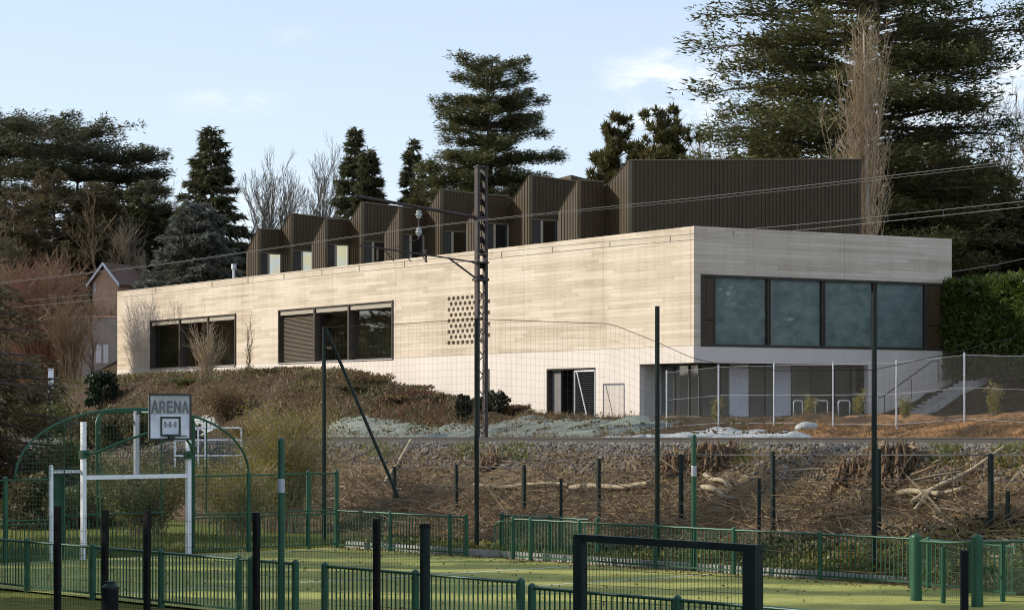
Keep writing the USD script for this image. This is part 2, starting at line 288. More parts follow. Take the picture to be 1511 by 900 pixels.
# glass: see-through pane that mirrors at grazing angles
mat('glass', {'f': ('fresnel', {'IOR': 1.5}), 't': ('transparent_bsdf', {'color': (.82, .85, .84)}), 's': ('glossy_bsdf', {'color': (.95, .95, .95), 'roughness': .02}), 'k': ('math', {'math_type': 'multiply', 'value2': 1.9, 'use_clamp': True}), 'x': ('mix_closure', {})},
    [('f.fac', 'k.value1'), ('k.value', 'x.fac'), ('t.BSDF', 'x.closure1'), ('s.BSDF', 'x.closure2')], surface='x.closure')
# ground: colours set per vertex by what lies there, broken up by grain
mat('earth', {'a': ('attribute', {'attribute': 'soil'}), 'g': ('geometry', {}), 'n': ('noise_texture', {'scale': 2.3, 'detail': 10.0, 'roughness': .72}), 'r': ('rgb_ramp', {'ramp': [(.3, (.45, .43, .4)), (.5, (.95, .95, .95)), (.72, (1.5, 1.45, 1.35))]}),
              'm': ('mix', {'mix_type': 'multiply', 'fac': 1.0}), 'n2': ('noise_texture', {'scale': 7.0, 'detail': 8.0}), 'b': ('bump', {'strength': .7, 'distance': .12}), 'p': ('principled_bsdf', {'roughness': .95, 'specular_ior_level': .1})},
    [('a.color', 'm.color1'), ('g.position', 'n.vector'), ('n.fac', 'r.fac'), ('r.color', 'm.color2'), ('m.color', 'p.base_color'), ('g.position', 'n2.vector'), ('n2.fac', 'b.height'), ('b.normal', 'p.normal')])

# ------------------------------------------------------------------ terrain
CT_X = [-200, 0, 120, 180, 300, 400, 500, 540, 580, 640, 690, 760, 820, 900, 1000, 1300, 1420, 1800]
CT_Y = [590, 580, 562, 556, 551, 548, 547, 553, 569, 584, 592, 603, 612.5, 615.5, 616.5, 616.5, 612, 606]
HL_Y = [0, 121, 128, 145, 165, 190, 225, 260, 320, 420, 700, 2000]
HL_Z = [3.45, 3.45, 4.6, 7.0, 9.0, 12.5, 18.0, 21.5, 24.0, 25.0, 27.0, 30.0]
def smooth(a, b, x):
    s = np.clip((np.asarray(x, float) - a) / (b - a), 0, 1); return s * s * (3 - 2 * s)
RW0 = 16.7
A2, CD, BN = np.array([-4.7, 64.1]), np.array([.672, -.740]), np.array([-.740, -.672])   # far-left court corner, along the far railing, along the end wall
CD = CD / np.linalg.norm(CD); BN = np.array([CD[1], -CD[0]])
def ground(x, y):
    x, y = np.asarray(x, float), np.asarray(y, float)
    t, q = to_tq(x, y); px = np.clip(x / np.maximum(y, 20) * F + CX, -200, 1800)
    off = np.interp(px, [-200, 170, 450, 800, 1100], [34, 32, 20, 6, 0])
    hill = np.interp(y - off, HL_Y, HL_Z)
    front = EYE + (HOR - np.interp(px, CT_X, CT_Y) - 1.0) / F * np.minimum(y, 190) - .012 * np.maximum(q, 0)
    inside = (q < 0) & (q > np.where(t > 11.5, -21.7, -RW0)) & (t > 0) & (t < 75)
    side = np.where(t < 0, np.interp(-q, [0, 10.5, 17.5, 40], [3.42, 3.42, 5.35, 8]), hill)
    sd_ = np.interp(-q, [0, 11.6, 12.4, 17.2, 19, 40], [3.42, 3.42, 3.5, 5.45, 5.7, 8]); lowk = np.minimum(hill, side); back = np.where(t < 0, np.where(t > -14, sd_ + (lowk - sd_) * smooth(-5.5, -10, t), hill), hill)
    z = np.where(q < 0, back, front)
    z = np.where((q >= 0) & (q < 7) & (t < 0), front + (0) , z)
    z = np.where(q < 0, z + (front - z) * smooth(-7, 0, q) * np.where(t < 0, .0, 1.0), z)
    z = np.where(inside, 3.40, z)
    rz = rail_z(t) - .20
    z = np.where(q > 18.5, z + (rz - z) * smooth(18.5, 24.6, q), z)
    z = np.where(q > 30.6, rz + (.75 - rz) * smooth(30.4, 34.6, q), z)
    z = np.where(q > 33.5, z * (1 - smooth(33.5, 36.5, q)) - .03 * smooth(33.5, 36.5, q), z)
    P = np.stack([x, y, 0 * x], -1)
    rough_k = np.where((px > 1040) & (q > 15) & (q < 24.4), 1.15, 1.0)
    rough = rough_k * np.where(inside, 0, np.interp(q, [-60, -8, -3, 0, 2, 8, 18, 23, 24.6, 30.4, 31.5, 34, 36.5], [1.6, .5, .1, 0, .1, .55, .8, .25, .02, .02, .3, .4, .0]))
    z = z + (fbm(P * .42, 4, 3) - .5) * rough + (fbm(P * 1.6, 3, 8) - .5) * rough * .55
    return z
def gz(x, y): return float(ground(np.array([x]), np.array([y]))[0])
gx = np.unique(np.concatenate([np.linspace(-700, -60, 28), np.linspace(-60, -34, 22), np.arange(-34, 36, .45), np.linspace(36, 90, 40), np.linspace(90, 700, 26)]))
gy = np.unique(np.concatenate([np.linspace(-120, 25, 16), np.arange(25, 128, .45), np.linspace(128, 200, 70), np.linspace(200, 340, 45), np.linspace(340, 1800, 24)]))
GX, GY = np.meshgrid(gx, gy, indexing='ij'); GZ = ground(GX, GY)
ii, jj = np.meshgrid(np.arange(len(gx) - 1), np.arange(len(gy) - 1), indexing='ij'); ii, jj = ii.ravel(), jj.ravel(); ny = len(gy)
gf = np.stack([ii * ny + jj, (ii + 1) * ny + jj, (ii + 1) * ny + jj + 1, ii * ny + jj + 1], 1)
gv = np.stack([GX, GY, GZ], -1).reshape(-1, 3)
def soil():
    x, y = gv[:, 0], gv[:, 1]; t, q = to_tq(x, y); px = x / np.maximum(y, 20) * F + CX
    n1, n2 = fbm(gv * [.5, .5, 0], 4, 21), fbm(gv * [1.3, 1.3, 0], 4, 5)
    def mixc(c, d, k): return c + (np.asarray(d) - c) * np.clip(k, 0, 1)[:, None]
    c = np.tile([.06, .047, .03], (len(x), 1))                                          # leaf litter on the hill
    c = mixc(c, [.06, .046, .028], (q > -3) * 1.0)                                       # weeds before the building
    c = mixc(c, [.30, .175, .09], (q > -1) * smooth(.36, .5, n1) * (1 - smooth(7.0, 14.0, q)) * (px < 580))  # bare orange earth on the mound
    c = mixc(c, [.065, .047, .032], (q > 14) * 1.0)
    c = mixc(c, [.27, .155, .08], (q > -1) * smooth(1080, 1250, px) * (q < 24.2) * smooth(.42, .62, n2 + .1))  # orange bank at the right
    c = mixc(c, [.11, .10, .088], smooth(24.2, 24.8, q))                                # ballast
    c = mixc(c, [.135, .105, .075], smooth(30.8, 31.8, q + (n1 - .5) * 2.4))
    c = mixc(c, [.10, .078, .045], smooth(34.6, 36.4, q + (n1 - .5) * 2))
    c = mixc(c, [.13, .15, .035], smooth(36, 37.5, q))
    c = mixc(c, [.05, .05, .045], (y < 36) * 1.0)
    return c * [1.0, .93, .78]
gm = usdkit.mesh(stage, '/World/ground', (gv, gf), LOOK['earth'], smooth=True)
UsdGeom.PrimvarsAPI(gm).CreatePrimvar('soil', Sdf.ValueTypeNames.Color3fArray, 'vertex').Set(Vt.Vec3fArray.FromNumpy(soil().astype(np.float32)))
say(gm.GetPrim(), None, None, None, 'structure')
def put(px, y, dz=0.0):
    p = xy(px, y); return np.array([p[0], p[1], gz(*p) + dz])

# ------------------------------------------------------------------ the school
SB = thing('school_building', 'long pale board-marked concrete school with dark metal roof scoops and big end window', 'building', (C[0], C[1], 0), ROT)
ZT, ZJ, ZB, ZG = 12.84, 6.94, 6.11, 2.6
TL = t_at(173, 0); RW = rf(1404.5, 400)[0]
def rect(px0, px1, py0, py1, q=0.0):
    """opening on the long facade from its pixel edges; the heights are read at its nearer end"""
    t0, z1 = lf(px1, py0, q); t1, _ = lf(px0, py0, q); _, z0 = lf(px1, py1, q); return t0, t1, z0, z1
w1, w2 = rect(222, 348, 463.0, 536.5), rect(411, 580, 443.5, 528.8)
w1 = (w1[0], w1[1], w2[2] - .02, w2[3]); WZ0, WZ1 = w2[2], w2[3]
upper = sbox(.32, ZJ + .012, TL, ZT)
holes = []
hx = np.linspace(t_at(662.5, 0), t_at(662.5 + 62, 0), 10); hz = np.linspace(lf(680, 439.5)[1], lf(680, 505)[1], 9)
for j, z in enumerate(hz):
    for i in range(9):
        tt = hx[i] + (0 if j % 2 == 0 else (hx[1] - hx[0]) / 2); holes.append(shapely.affinity.scale(Point(tt, z).buffer(.118, quad_segs=4), 1.45, 1.0))
for w in (w1, w2): upper = upper.difference(sbox(w[0], w[2], w[1], w[3]))
upper = upper.difference(shapely.unary_union(holes))
js = sorted([.32] + [t_at(p, 0) for p in (890, 773, 583, 491, 358)] + [TL + 1]); g = .016
for i in range(len(js) - 1):
    p = upper.intersection(sbox(js[i] + g / 2, 0, js[i + 1] - g / 2, 20))
    m = MB().add(*wall_tz(p, -.30, 0)); part(SB, 'wall_panel', m, 'board_concrete')
part(SB, 'corner_pier', MB().box((-.001, -.30, ZJ + .012), (.30, .002, ZT)), 'board_concrete')
part(SB, 'joint_backing', MB().add(*wall_tz(sbox(.28, ZJ - .1, TL - .05, ZT - .1).difference(shapely.unary_union([sbox(w[0] - .01, w[2] - .01, w[1] + .01, w[3] + .01) for w in (w1, w2)])), -.40, -.302)), 'dark_joint')
lo = sbox(t_at(944, 0), ZG, TL, ZJ)
d1 = rect(807, 879, 542, 620); d1 = (d1[0], d1[1], ZG - 1, d1[3])
lo = lo.union(sbox(0, ZB, t_at(944, 0), ZJ))
for w in (w1, w2): lo = lo.difference(sbox(w[0], w[2], w[1], w[3] - .5)) if w[2] < ZJ else lo
lo = lo.difference(sbox(d1[0], d1[2], d1[1], d1[3]))
lj = [0, t_at(944, 0), t_at(715, 0), t_at(583, 0), t_at(400, 0), TL + 1]
for i in range(len(lj) - 1):
    part(SB, 'plinth_panel', MB().add(*wall_tz(lo.intersection(sbox(lj[i] + .004, 0, lj[i + 1] - .004, 20)), -.32, .012)), 'smooth_concrete')
# end facade
rw = (rf(1034, 404.5)[0], rf(1393, 404.5)[0], rf(1034, 511)[1], rf(1034, 404.5)[1])
eu = sbox(.012, ZJ + .012, RW, ZT).difference(sbox(rw[0], rw[2], rw[1], rw[3]))
ej = [0, rf(1246, 400)[0], RW + 1]
for i in range(2): part(SB, 'end_wall_panel', MB().add(*wall_rz(eu.intersection(sbox(ej[i] + g / 2, 0, ej[i + 1] - g / 2, 20)), 0.0, .30)), 'board_concrete')
rg = rf(1281, 560)[0]
el = sbox(.0, ZB, RW, ZJ).union(sbox(rg, ZG, RW, ZB)).difference(sbox(rw[0], rw[2], rw[1], rw[3]))
for a, b in ((0, ej[1]), (ej[1], RW + 1)): part(SB, 'end_plinth_panel', MB().add(*wall_rz(el.intersection(sbox(a + .004, 0, b - .004, 20)), -.012, .32)), 'smooth_concrete')
part(SB, 'roof', MB().box((.3, -RW + .3, 12.05), (11.5, -.3, 12.25)).box((11.5, -21.4, 12.05), (TL - .3, -.3, 12.25)), 'roof_felt')
mb = MB()
mb.box((11.5, -21.7, ZG), (TL, -21.4, ZT - .4)).box((TL - .3, -21.4, ZG), (TL, -.33, ZT - .02)).box((11.2, -21.7, ZG), (11.5, -RW + .29, ZT - .1))
part(SB, 'rear_wall', mb, 'smooth_concrete')
part(SB, 'side_wall', MB().box((.31, -RW, ZG), (11.19, -RW + .28, ZT - .01)), 'board_concrete')
part(SB, 'floor_slab', MB().box((.35, -RW + .3, ZB + .02), (11.1, -.45, ZB + .3)).box((11.1, -21.3, ZB + .02), (TL - .35, -.45, ZB + .3)), 'smooth_concrete')
part(SB, 'floor', MB().box((.0, -RW + .3, ZG), (11.1, -.33, 3.46)).box((11.1, -21.3, ZG), (TL - .35, -.33, 3.46)), 'door_grey')
# perforated screen backing
part(SB, 'screen_backing', MB().box((hx[0] - .3, -.9, hz[-1] - .4), (hx[-1] + .4, -.8, hz[0] + .4)), 'interior_dark')
# the two triple windows of the long facade
def triple(w, fins, gl, blind=None):
    t0, t1, z0, z1 = w
    f = MB().box((t0, -.36, z0), (t0 + .10, .07, z1)).box((t1 - .12, -.36, z0), (t1, .05, z1)).box((t0 + .1, -.36, z1 - .07), (t1 - .12, .06, z1))
    f.box((t0 - .05, .013, z0 - .05), (t0, .075, z1 + .03))
    fr = part(SB, 'window', f, 'frame_dark')
    part(fr, 'sill', MB().box((t0 - .04, -.34, z0 - .06), (t1, .11, z0 - .003)), 'sill_metal')
    for a, b in fins: part(fr, 'mullion', MB().box((b, -.36, z0), (a, .03, z1 - .07)), 'frame_dark')
    for i, (a, b) in enumerate(gl):
        part(fr, 'blind_box', MB().box((b + .002, -.30, z1 - .37), (a - .002, -.06, z1 - .072)), 'blind_box')
        part(fr, 'pane', MB().pane((b, -.352, z0), (a, -.34, z1 - .37), 'q'), 'glass')
        part(fr, 'casement', MB().box((b, -.34, z0), (b + .09, -.28, z1 - .37)).box((a - .09, -.34, z0), (a, -.28, z1 - .37)).box((b + .09, -.34, z0), (a - .09, -.28, z0 + .08)).box((b + .09, -.34, z1 - .45), (a - .09, -.28, z1 - .37)), 'frame_dark')
        if blind == i:
            zz = np.arange(z0 + .15, z1 - .5, .085)
            for z in zz: part(fr, 'slat', MB().add(np.array([[b + .1, -.27, z], [a - .1, -.27, z], [a - .1, -.21, z - .045], [b + .1, -.21, z - .045]]), [[0, 1, 2], [0, 2, 3]]), 'blind_slats')
    part(fr, 'room_back', MB().box((t0, -4.2, z0 - .2), (t1, -4.1, z1)).box((t0, -4.1, z0 - .2), (t1, -.4, z0 - .1)).box((t0 - .1, -4.2, z0 - .2), (t0, -.4, z1)).box((t1, -4.2, z0 - .2), (t1 + .1, -.4, z1)).box((t0, -4.2, z1), (t1, -.42, z1 + .1)), 'room_reflection_brown')
def fins_of(ps, t0, t1):
    fins, gl, last = [], [], None
    for (a, b) in ps: fins.append((t_at(a, .03), t_at(a, .03) - .17))
    return fins
def bays(w, fin_px):
    fins = [(t_at(a, .03), t_at(a, .03) - .22) for a in fin_px]
    edges = [w[1] - .12] + [e for f in fins for e in f] + [w[0] + .1]
    return fins, [(edges[i], edges[i + 1]) for i in range(0, len(edges), 2)]
triple(w1, *bays(w1, (263.5, 305))); triple(w2, *bays(w2, (462, 512.5)), blind=0)
# the doorway in the plinth wall
dw = part(SB, 'doorway', MB().box((d1[0], -.5, 2.9), (d1[0] + .08, .03, d1[3])).box((d1[1] - .08, -.5, 2.9), (d1[1], .03, d1[3])).box((d1[0] + .08, -.5, d1[3] - .08), (d1[1] - .08, .03, d1[3])), 'frame_dark')
tm = t_at(828, -.3)
part(dw, 'door_leaf', MB().box((tm, -.34, 3.0), (d1[1] - .08, -.28, d1[3] - .08)), 'door_grey')
part(dw, 'hall', MB().box((d1[0] - .3, -5, 2.9), (d1[1] + .3, -4.9, ZB)).box((d1[0] - .4, -5, 2.9), (d1[0] - .3, -.5, ZB)).box((d1[1] + .3, -5, 2.9), (d1[1] + .4, -.5, ZB)), 'interior_dark')
# louvre and downpipes
lv = rect(713, 722.5, 544, 606)
gr = part(SB, 'vent_grille', MB().box((lv[0], .012, lv[2]), (lv[1], .03, lv[3])), 'frame_dark')
for z in np.linspace(lv[2] + .05, lv[3] - .1, 16): part(gr, 'slat', MB().add([[lv[0], .03, z + .1], [lv[1], .03, z + .1], [lv[1], .09, z], [lv[0], .09, z]], [[0, 1, 2], [0, 2, 3]]), 'bronze_trim')
# recessed ground floor glazing under the corner
tg, GI = t_at(944, 0), 1.25
part(SB, 'soffit', MB().box((.33, -rg, ZB - .001), (GI + .1, -.33, ZB + .06)).box((GI, -GI - .1, ZB - .001), (tg, -.33, ZB + .06)), 'smooth_concrete')
mottled('lobby_wall', (.42, .39, .34), (.55, .51, .45), .8, .9)
lob = part(SB, 'lobby', MB().box((tg - .1, -5, ZG), (tg, -.3, ZB)).box((GI, -rg - .2, ZG), (4.6, -rg, ZB)).box((4.6, -rg - .2, ZG), (4.8, -GI, ZB)).box((4.8, -5.2, ZG), (tg, -5, ZB)), 'lobby_wall')
tt = [tg - .1, tg * .72, tg * .45, GI + .02]
for i in range(3):
    f = part(SB, 'glazing_frame', MB().box((tt[i + 1] - .04, -GI - .06, 3.3), (tt[i + 1] + .04, -GI + .06, ZB)).box((tt[i + 1] + .04, -GI - .05, ZB - .1), (tt[i] - .04, -GI + .05, ZB)).box((tt[i + 1] + .04, -GI - .05, 3.4), (tt[i] - .04, -GI + .05, 3.5)), 'frame_dark')
    part(f, 'pane', MB().pane((tt[i + 1] + .04, -GI - .006, 3.5), (tt[i] - .04, -GI + .006, ZB - .1), 'q'), 'glass')
rr = [rf(p, 560, GI)[0] for p in (1034, 1062, 1076, 1104, 1128, 1143, 1166, 1197, 1228, 1255, 1282)]
for i in range(len(rr) - 1):
    a, b = rr[i], rr[i + 1]
    if i in (2, 5): part(SB, 'white_panel', MB().box((GI - .04, -b, 3.3), (GI + .05, -a, ZB)), 'white_panel'); continue
    f = part(SB, 'glazing_frame', MB().box((GI - .06, -a - .05, 3.3), (GI + .06, -a, ZB)).box((GI - .05, -b, ZB - .1), (GI + .05, -a - .05, ZB)).box((GI - .05, -b, 3.4), (GI + .05, -a - .05, 3.5)), 'frame_dark')
    part(f, 'pane', MB().pane((GI - .006, -b, 3.5), (GI + .006, -a - .05, ZB - .1), 't'), 'glass')
# the big end window
R0, R1, Z0, Z1 = rw
f = MB().box((-.03, -R1, Z0), (.28, -R0, Z0 + .13)).box((-.03, -R1, Z1 - .11), (.28, -R0, Z1)).box((-.03, -R0 - .09, Z0 + .13), (.28, -R0, Z1 - .11)).box((-.03, -R1, Z0 + .13), (.28, -R1 + .12, Z1 - .11))
ew = part(SB, 'end_window', f, 'frame_dark')
def rr_(p): return rf(p, 450, .1)[0]
pn = [(1055, 1131.5), (1136, 1212), (1216.5, 1288), (1293, 1364)]
for a, b in pn: part(ew, 'pane', MB().pane((.13, -rr_(b), Z0 + .13), (.142, -rr_(a), Z1 - .11), 't'), 'glass')
for a, b in ((1131.5, 1136), (1212, 1216.5), (1288, 1293)):
    w = rr_(b) - rr_(a); part(ew, 'mullion', MB().box((.02, -rr_(a) - w * .33, Z0 + .13), (.25, -rr_(a), Z1 - .11)).box((.06, -rr_(a) - w * .67, Z0 + .13), (.22, -rr_(a) - w * .33, Z1 - .11)).box((.02, -rr_(b), Z0 + .13), (.25, -rr_(a) - w * .67, Z1 - .11)), 'frame_dark')
for a, b in ((1039.5, 1052.5), (1369, 1388)):
    part(ew, 'infill_panel', MB().box((.06, -rr_(b), Z0 + .13), (.16, -rr_(a), Z0 + (Z1 - Z0) * .36)), 'bronze')
    part(ew, 'vent_panel', MB().box((.05, -rr_(b), Z0 + (Z1 - Z0) * .37), (.16, -rr_(a), Z1 - .11)), 'bronze')
    part(ew, 'vent_panel', MB().box((.03, -rr_(b) + .06, Z0 + (Z1 - Z0) * .40), (.05, -rr_(a) - .06, Z1 - .17)), 'bronze')
part(ew, 'jamb_post', MB().box((.02, -R1 + .12, Z0 + .13), (.26, -rr_(1388), Z1 - .11)).box((.03, -rr_(1369), Z0 + .13), (.2, -rr_(1364), Z1 - .11)).box((.03, -rr_(1055), Z0 + .13), (.2, -rr_(1052.5), Z1 - .11)).box((.04, -rr_(1039.5), Z0 + .13), (.2, -R0 - .09, Z1 - .11)), 'frame_dark')
for a, b in pn: part(ew, 'reflection_blind', MB().box((.22, -rr_(b) + .01, Z0 + .1), (.225, -rr_(a) - .01, Z1)), 'cloudy_teal')  # blinds added behind the glass, their colour standing in for reflections
part(ew, 'room_back', MB().box((3.2, -R1, Z0 - .2), (3.3, -R0, Z1)), 'interior_dark')
# the dark metal roof scoops: ribbed cladding, sloping tops, windows under the near face
def ribs_rz(mb, t, r0, r1, zb, zt0, zt1, pitch=.30, d=.05):
    n = max(1, int(round((r1 - r0) / pitch)))
    for i in range(n):
        a = r0 + (r1 - r0) * i / n; b = a + pitch * .22; z = zt0 + (zt1 - zt0) * (a - r0) / (r1 - r0)
        mb.box((t - d, -b, zb), (t - .001, -a, z))
    return mb
def scoop(ts, L, q0, q1, zt, ze, zt2, window=None, pale=False, rib=.245):
    """near face at t = ts, far end at ts + L; front plane q0, back q1 (< q0)"""
    zb = 12.25
    prof = np.array([[ts, zb], [ts, zt], [ts + L, ze], [ts + L, zb]])
    v = np.array([[x, q0, z] for x, z in prof] + [[x, q1, z + (zt2 - zt if k == 1 else 0)] for k, (x, z) in enumerate(prof)])
    fc = [[0, 1, 2], [0, 2, 3], [4, 6, 5], [4, 7, 6], [1, 5, 6], [1, 6, 2], [2, 6, 7], [2, 7, 3], [0, 4, 5], [0, 5, 1]]
    sc = part(SB, 'roof_scoop', MB().add(v, fc), 'bronze')
    zl = zb if window is None else window[2]
    r0, r1 = -q0 + .24, -q1
    cl = ribs_rz(MB(), ts, r0, r1, zl, zt - .02, zt2 - .02, rib, .04)
    part(sc, 'ribbed_cladding', cl, 'bronze')
    n = max(2, int(L / .30)); cs = MB()
    for i in range(n):
        a = ts + .12 + (L - .15) * i / n; z = zt + (ze - zt) * (a + .06 - ts) / L
        cs.box((a, q0 + .001, zb), (a + .06, q0 + .035, z - .03))
    part(sc, 'side_cladding', cs, 'bronze')
    part(sc, 'edge_trim', MB().box((ts - .055, q0 - .22, zb), (ts - .002, q0 + .04, zt)), 'bronze_trim')
    part(sc, 'coping', MB().tubes([(ts - .02, q0, zt + .01), (ts - .02, q0 + .02, zt + .01)], [(ts - .02, q1, zt2 + .01), (ts + L, q0 + .02, ze + .01)], .05, .05, 4), 'bronze_trim')
    if window:
        a, b, zw = window
        part(sc, 'lintel', MB().box((ts - .05, -b, zw - .10), (ts - .002, -a, zw)), 'bronze_trim')
        part(sc, 'window_recess', MB().box((ts - .012, -b, zb), (ts - .003, -a, zw - .1)), 'interior_dark')
        m = a + (b - a) * .30
        if pale: part(sc, 'glow_blind', MB().box((ts - .0125, -b + .1, zb), (ts - .0122, -m - .16, zw - .12)), 'glow_curtain')  # added sheet that glows by itself to make the pane look bright
        part(sc, 'pane', MB().pane((ts - .03, -b + .25, zb), (ts - .022, -m, zw - .12), 't'), 'glass')
        part(sc, 'mullion', MB().box((ts - .06, -m - .16, zb), (ts - .014, -m, zw - .1)).box((ts - .06, -b, zb), (ts - .014, -b + .10, zw - .1)), 'sunlit_beige')
QS, QT = -2.5, -4.3
for i in range(5):
    ts = 54.9 - 10.13 * i
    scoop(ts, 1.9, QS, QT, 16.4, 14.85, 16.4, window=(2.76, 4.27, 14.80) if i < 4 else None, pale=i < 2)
for i in range(4):
    tt_ = 53.5 - 10.4 * i
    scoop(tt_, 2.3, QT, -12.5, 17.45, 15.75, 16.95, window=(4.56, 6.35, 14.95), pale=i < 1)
scoop(t_at(927, QT), 3.0, QT, -rf(1271, 238, t_at(927, QT))[0], 17.38, 15.7, 18.35, rib=.27)
part(SB, 'roof_hood', MB().add([[25, -13, 17.3], [25, -9, 17.95], [31, -9, 17.6], [31, -13, 17.0], [25, -13, 12.2], [25, -9, 12.2], [31, -9, 12.2], [31, -13, 12.2]], [[0, 1, 2], [0, 2, 3], [4, 5, 1], [4, 1, 0], [5, 6, 2], [5, 2, 1], [7, 4, 0], [7, 0, 3], [6, 7, 3], [6, 3, 2]]), 'bronze')
vp = np.array([t_at(345, -3), -3.0]); part(SB, 'vent_pipe', MB().path([(vp[0], vp[1], 12.2), (vp[0], vp[1], 13.9)], .10, 8).path([(vp[0], vp[1], 13.9), (vp[0], vp[1], 14.25)], .2, 8), 'galvanised')
for k in range(2):
    t = t_at(351 + 7 * k, -4); part(SB, 'solar_panel', MB().add([[t - .8, -3.3, 12.5], [t - .8, -5.2, 13.6], [t + .8, -5.2, 13.6], [t + .8, -3.3, 12.5]], [[0, 1, 2], [0, 2, 3]]), 'cloudy_teal')

# ------------------------------------------------------------------ plants
def rng_(s): return np.random.default_rng(s)
def jitter(r, n, a): return r.normal(0, a, (n, 3))
def conifer(name, label, base, Ht, R, seed, m='needles_cedar', kind='cedar', leaves=20000, z0=.12, group=None, lean=0.0, leaf=(.42, .13), flat=1.0, prof=None, wood='bark', tiers=0):
    """trunk, boughs and needle sprays set along them; kind: cedar (tiers of flat plates), spruce (drooping cone), pine (tufts)"""
    r = rng_(seed)
    o = thing(name, label, 'tree', base, 0, group)
    k = 9; zz = np.linspace(-.5, Ht * .97, k); cv = np.cumsum(r.normal(0, .012 * Ht, (k, 2)), 0) * np.linspace(0, 1, k)[:, None] * .6
    tr = np.column_stack([cv[:, 0] + lean * zz, cv[:, 1], zz])
    tw = max(.18, Ht * .021); part(o, 'trunk', MB().path(tr, np.interp(np.linspace(0, 1, k), [0, 1], [tw, .04]), 7), wood, True)
    def axis(z): return np.array([np.interp(z, zz, tr[:, 0]), np.interp(z, zz, tr[:, 1]), z])
    if kind == 'cedar': nb, step = int(Ht * 6.5), 1.0
    elif kind == 'spruce': nb = int(Ht * 10)
    else: nb = int(Ht * 3.2)
    bm, P, D, S = MB(), [], [], []
    hs = np.sort(r.uniform(z0, .985, nb)); lens = []
    if kind == 'cedar' and tiers: hs = np.sort(np.clip((np.floor(hs * tiers) + .5 + r.normal(0, .13, nb)) / tiers, z0, .99))
    for i, h in enumerate(hs):
        az = r.uniform(0, 2 * np.pi) if kind != 'cedar' else i * 2.4 + r.normal(0, .35)
        if prof is not None: L = R * np.interp(h, *prof)
        elif kind == 'cedar': L = R * np.interp(h, [0, .25, .5, .75, .92, 1], [.85, 1.0, .86, .6, .36, .16])
        elif kind == 'spruce': L = R * np.clip(1.03 - h, .05, 1) ** .8
        else: L = R * np.interp(h, [0, .4, .7, 1], [.7, 1, .85, .3])
        L *= r.uniform(.62, 1.12) if kind != 'spruce' else r.uniform(.72, 1.1)
        if L < .25: L = .25
        p0 = axis(h * Ht); n = 6; s = np.linspace(0, 1, n)
        if kind == 'cedar': up = L * (.34 * s - .26 * s ** 2 + .0) * r.uniform(-.3, 1.7) + h ** 3 * L * .3 * s
        elif kind == 'spruce': up = L * (-.42 * s + .22 * s ** 2) + h ** 4 * L * .6 * s
        else: up = L * (.35 * s) * r.uniform(.4, 1.5)
        d = np.array([math.cos(az), math.sin(az)]); wob = np.cumsum(r.normal(0, .035 * L, (n, 2)), 0)
        pts = np.column_stack([p0[0] + d[0] * L * s + wob[:, 0], p0[1] + d[1] * L * s + wob[:, 1], p0[2] + up])
        bm.path(pts, np.linspace(min(.05 + L * .016, tw * .6), .02, n), 4); lens.append((pts, L, az))
    part(o, 'branches', bm, wood)
    tot = sum(L ** 1.35 for _, L, _ in lens)
    for pts, L, az in lens:
        n = max(6, int(leaves * L ** 1.35 / tot)); s = r.uniform(0, 1, n) ** (.62 if kind == 'cedar' else .75) * .82 + .18
        if kind == 'pine': s = np.clip(.5 + .5 * r.uniform(0, 1, n) ** .5, 0, 1)
        b = np.column_stack([np.interp(s, np.linspace(0, 1, 6), pts[:, c]) for c in range(3)])
        sd = np.array([-math.sin(az), math.cos(az), 0]); od = np.array([math.cos(az), math.sin(az), 0])
        if kind == 'cedar':
            # side twigs: foliage gathers on a few of them, so gaps show between
            nt = max(4, int(L * 2.6)); ts_ = np.sort(r.uniform(.2, 1, nt)); sg = r.choice([-1, 1], nt); tl = L * r.uniform(.2, .56, nt) * (1.15 - ts_ * .7)
            kx = r.integers(0, nt, n); a = r.uniform(0, 1, n)
            b = np.column_stack([np.interp(ts_[kx], np.linspace(0, 1, 6), pts[:, c]) for c in range(3)])
            dirs = sd[None] * (sg[kx] * .8)[:, None] + od[None] * .65
            P_ = b + dirs * (tl[kx] * a)[:, None] + np.clip(r.normal(0, 1, (n, 3)), -1.9, 1.9) * np.array([.21, .21, .27 * flat]) * (.7 + .06 * L); P_[:, 2] += .08 * tl[kx] * a
            D_ = dirs + r.normal(0, .45, (n, 3)) * [1, 1, .55]; D_[:, 2] += .10
        elif kind == 'spruce':
            w = .30 * L * (1.1 - s * .75) + .1
            lat = r.uniform(-1, 1, n) * w * 1.25
            P_ = b + sd[None] * lat[:, None] + r.normal(0, .08, (n, 3)); P_[:, 2] -= np.abs(lat) * .35 + r.uniform(0, .22, n) * (.4 + .12 * L)
            D_ = od[None] * .8 + sd[None] * np.sign(lat)[:, None] * .5 + r.normal(0, .4, (n, 3)); D_[:, 2] -= .25
        else:
            ncl = max(3, int(L * 2.2)); kx = r.integers(0, ncl, n); cs = np.linspace(.45, 1, ncl) + r.normal(0, .03, ncl); of = r.normal(0, .16 * L + .1, (ncl, 3)) * [1, 1, .6]
            cp = np.column_stack([np.interp(np.clip(cs, 0, 1), np.linspace(0, 1, 6), pts[:, c]) for c in range(3)]) + of
            v = r.normal(0, 1, (n, 3)); v /= np.linalg.norm(v, axis=1, keepdims=True); rr = .16 + .055 * L
            P_ = cp[kx] + v * rr * r.uniform(.3, 1, n)[:, None]; D_ = v + [0, 0, .5]
        P.append(P_); D.append(D_)
    P, D = np.vstack(P), np.vstack(D); n = len(P)
    l = leaf[0] * r.uniform(.6, 1.35, n); w = leaf[1] * r.uniform(.7, 1.3, n)
    part(o, 'crown', MB().tris(P, D, l, w, r.normal(0, .55, (n, 3))), m)
    return o
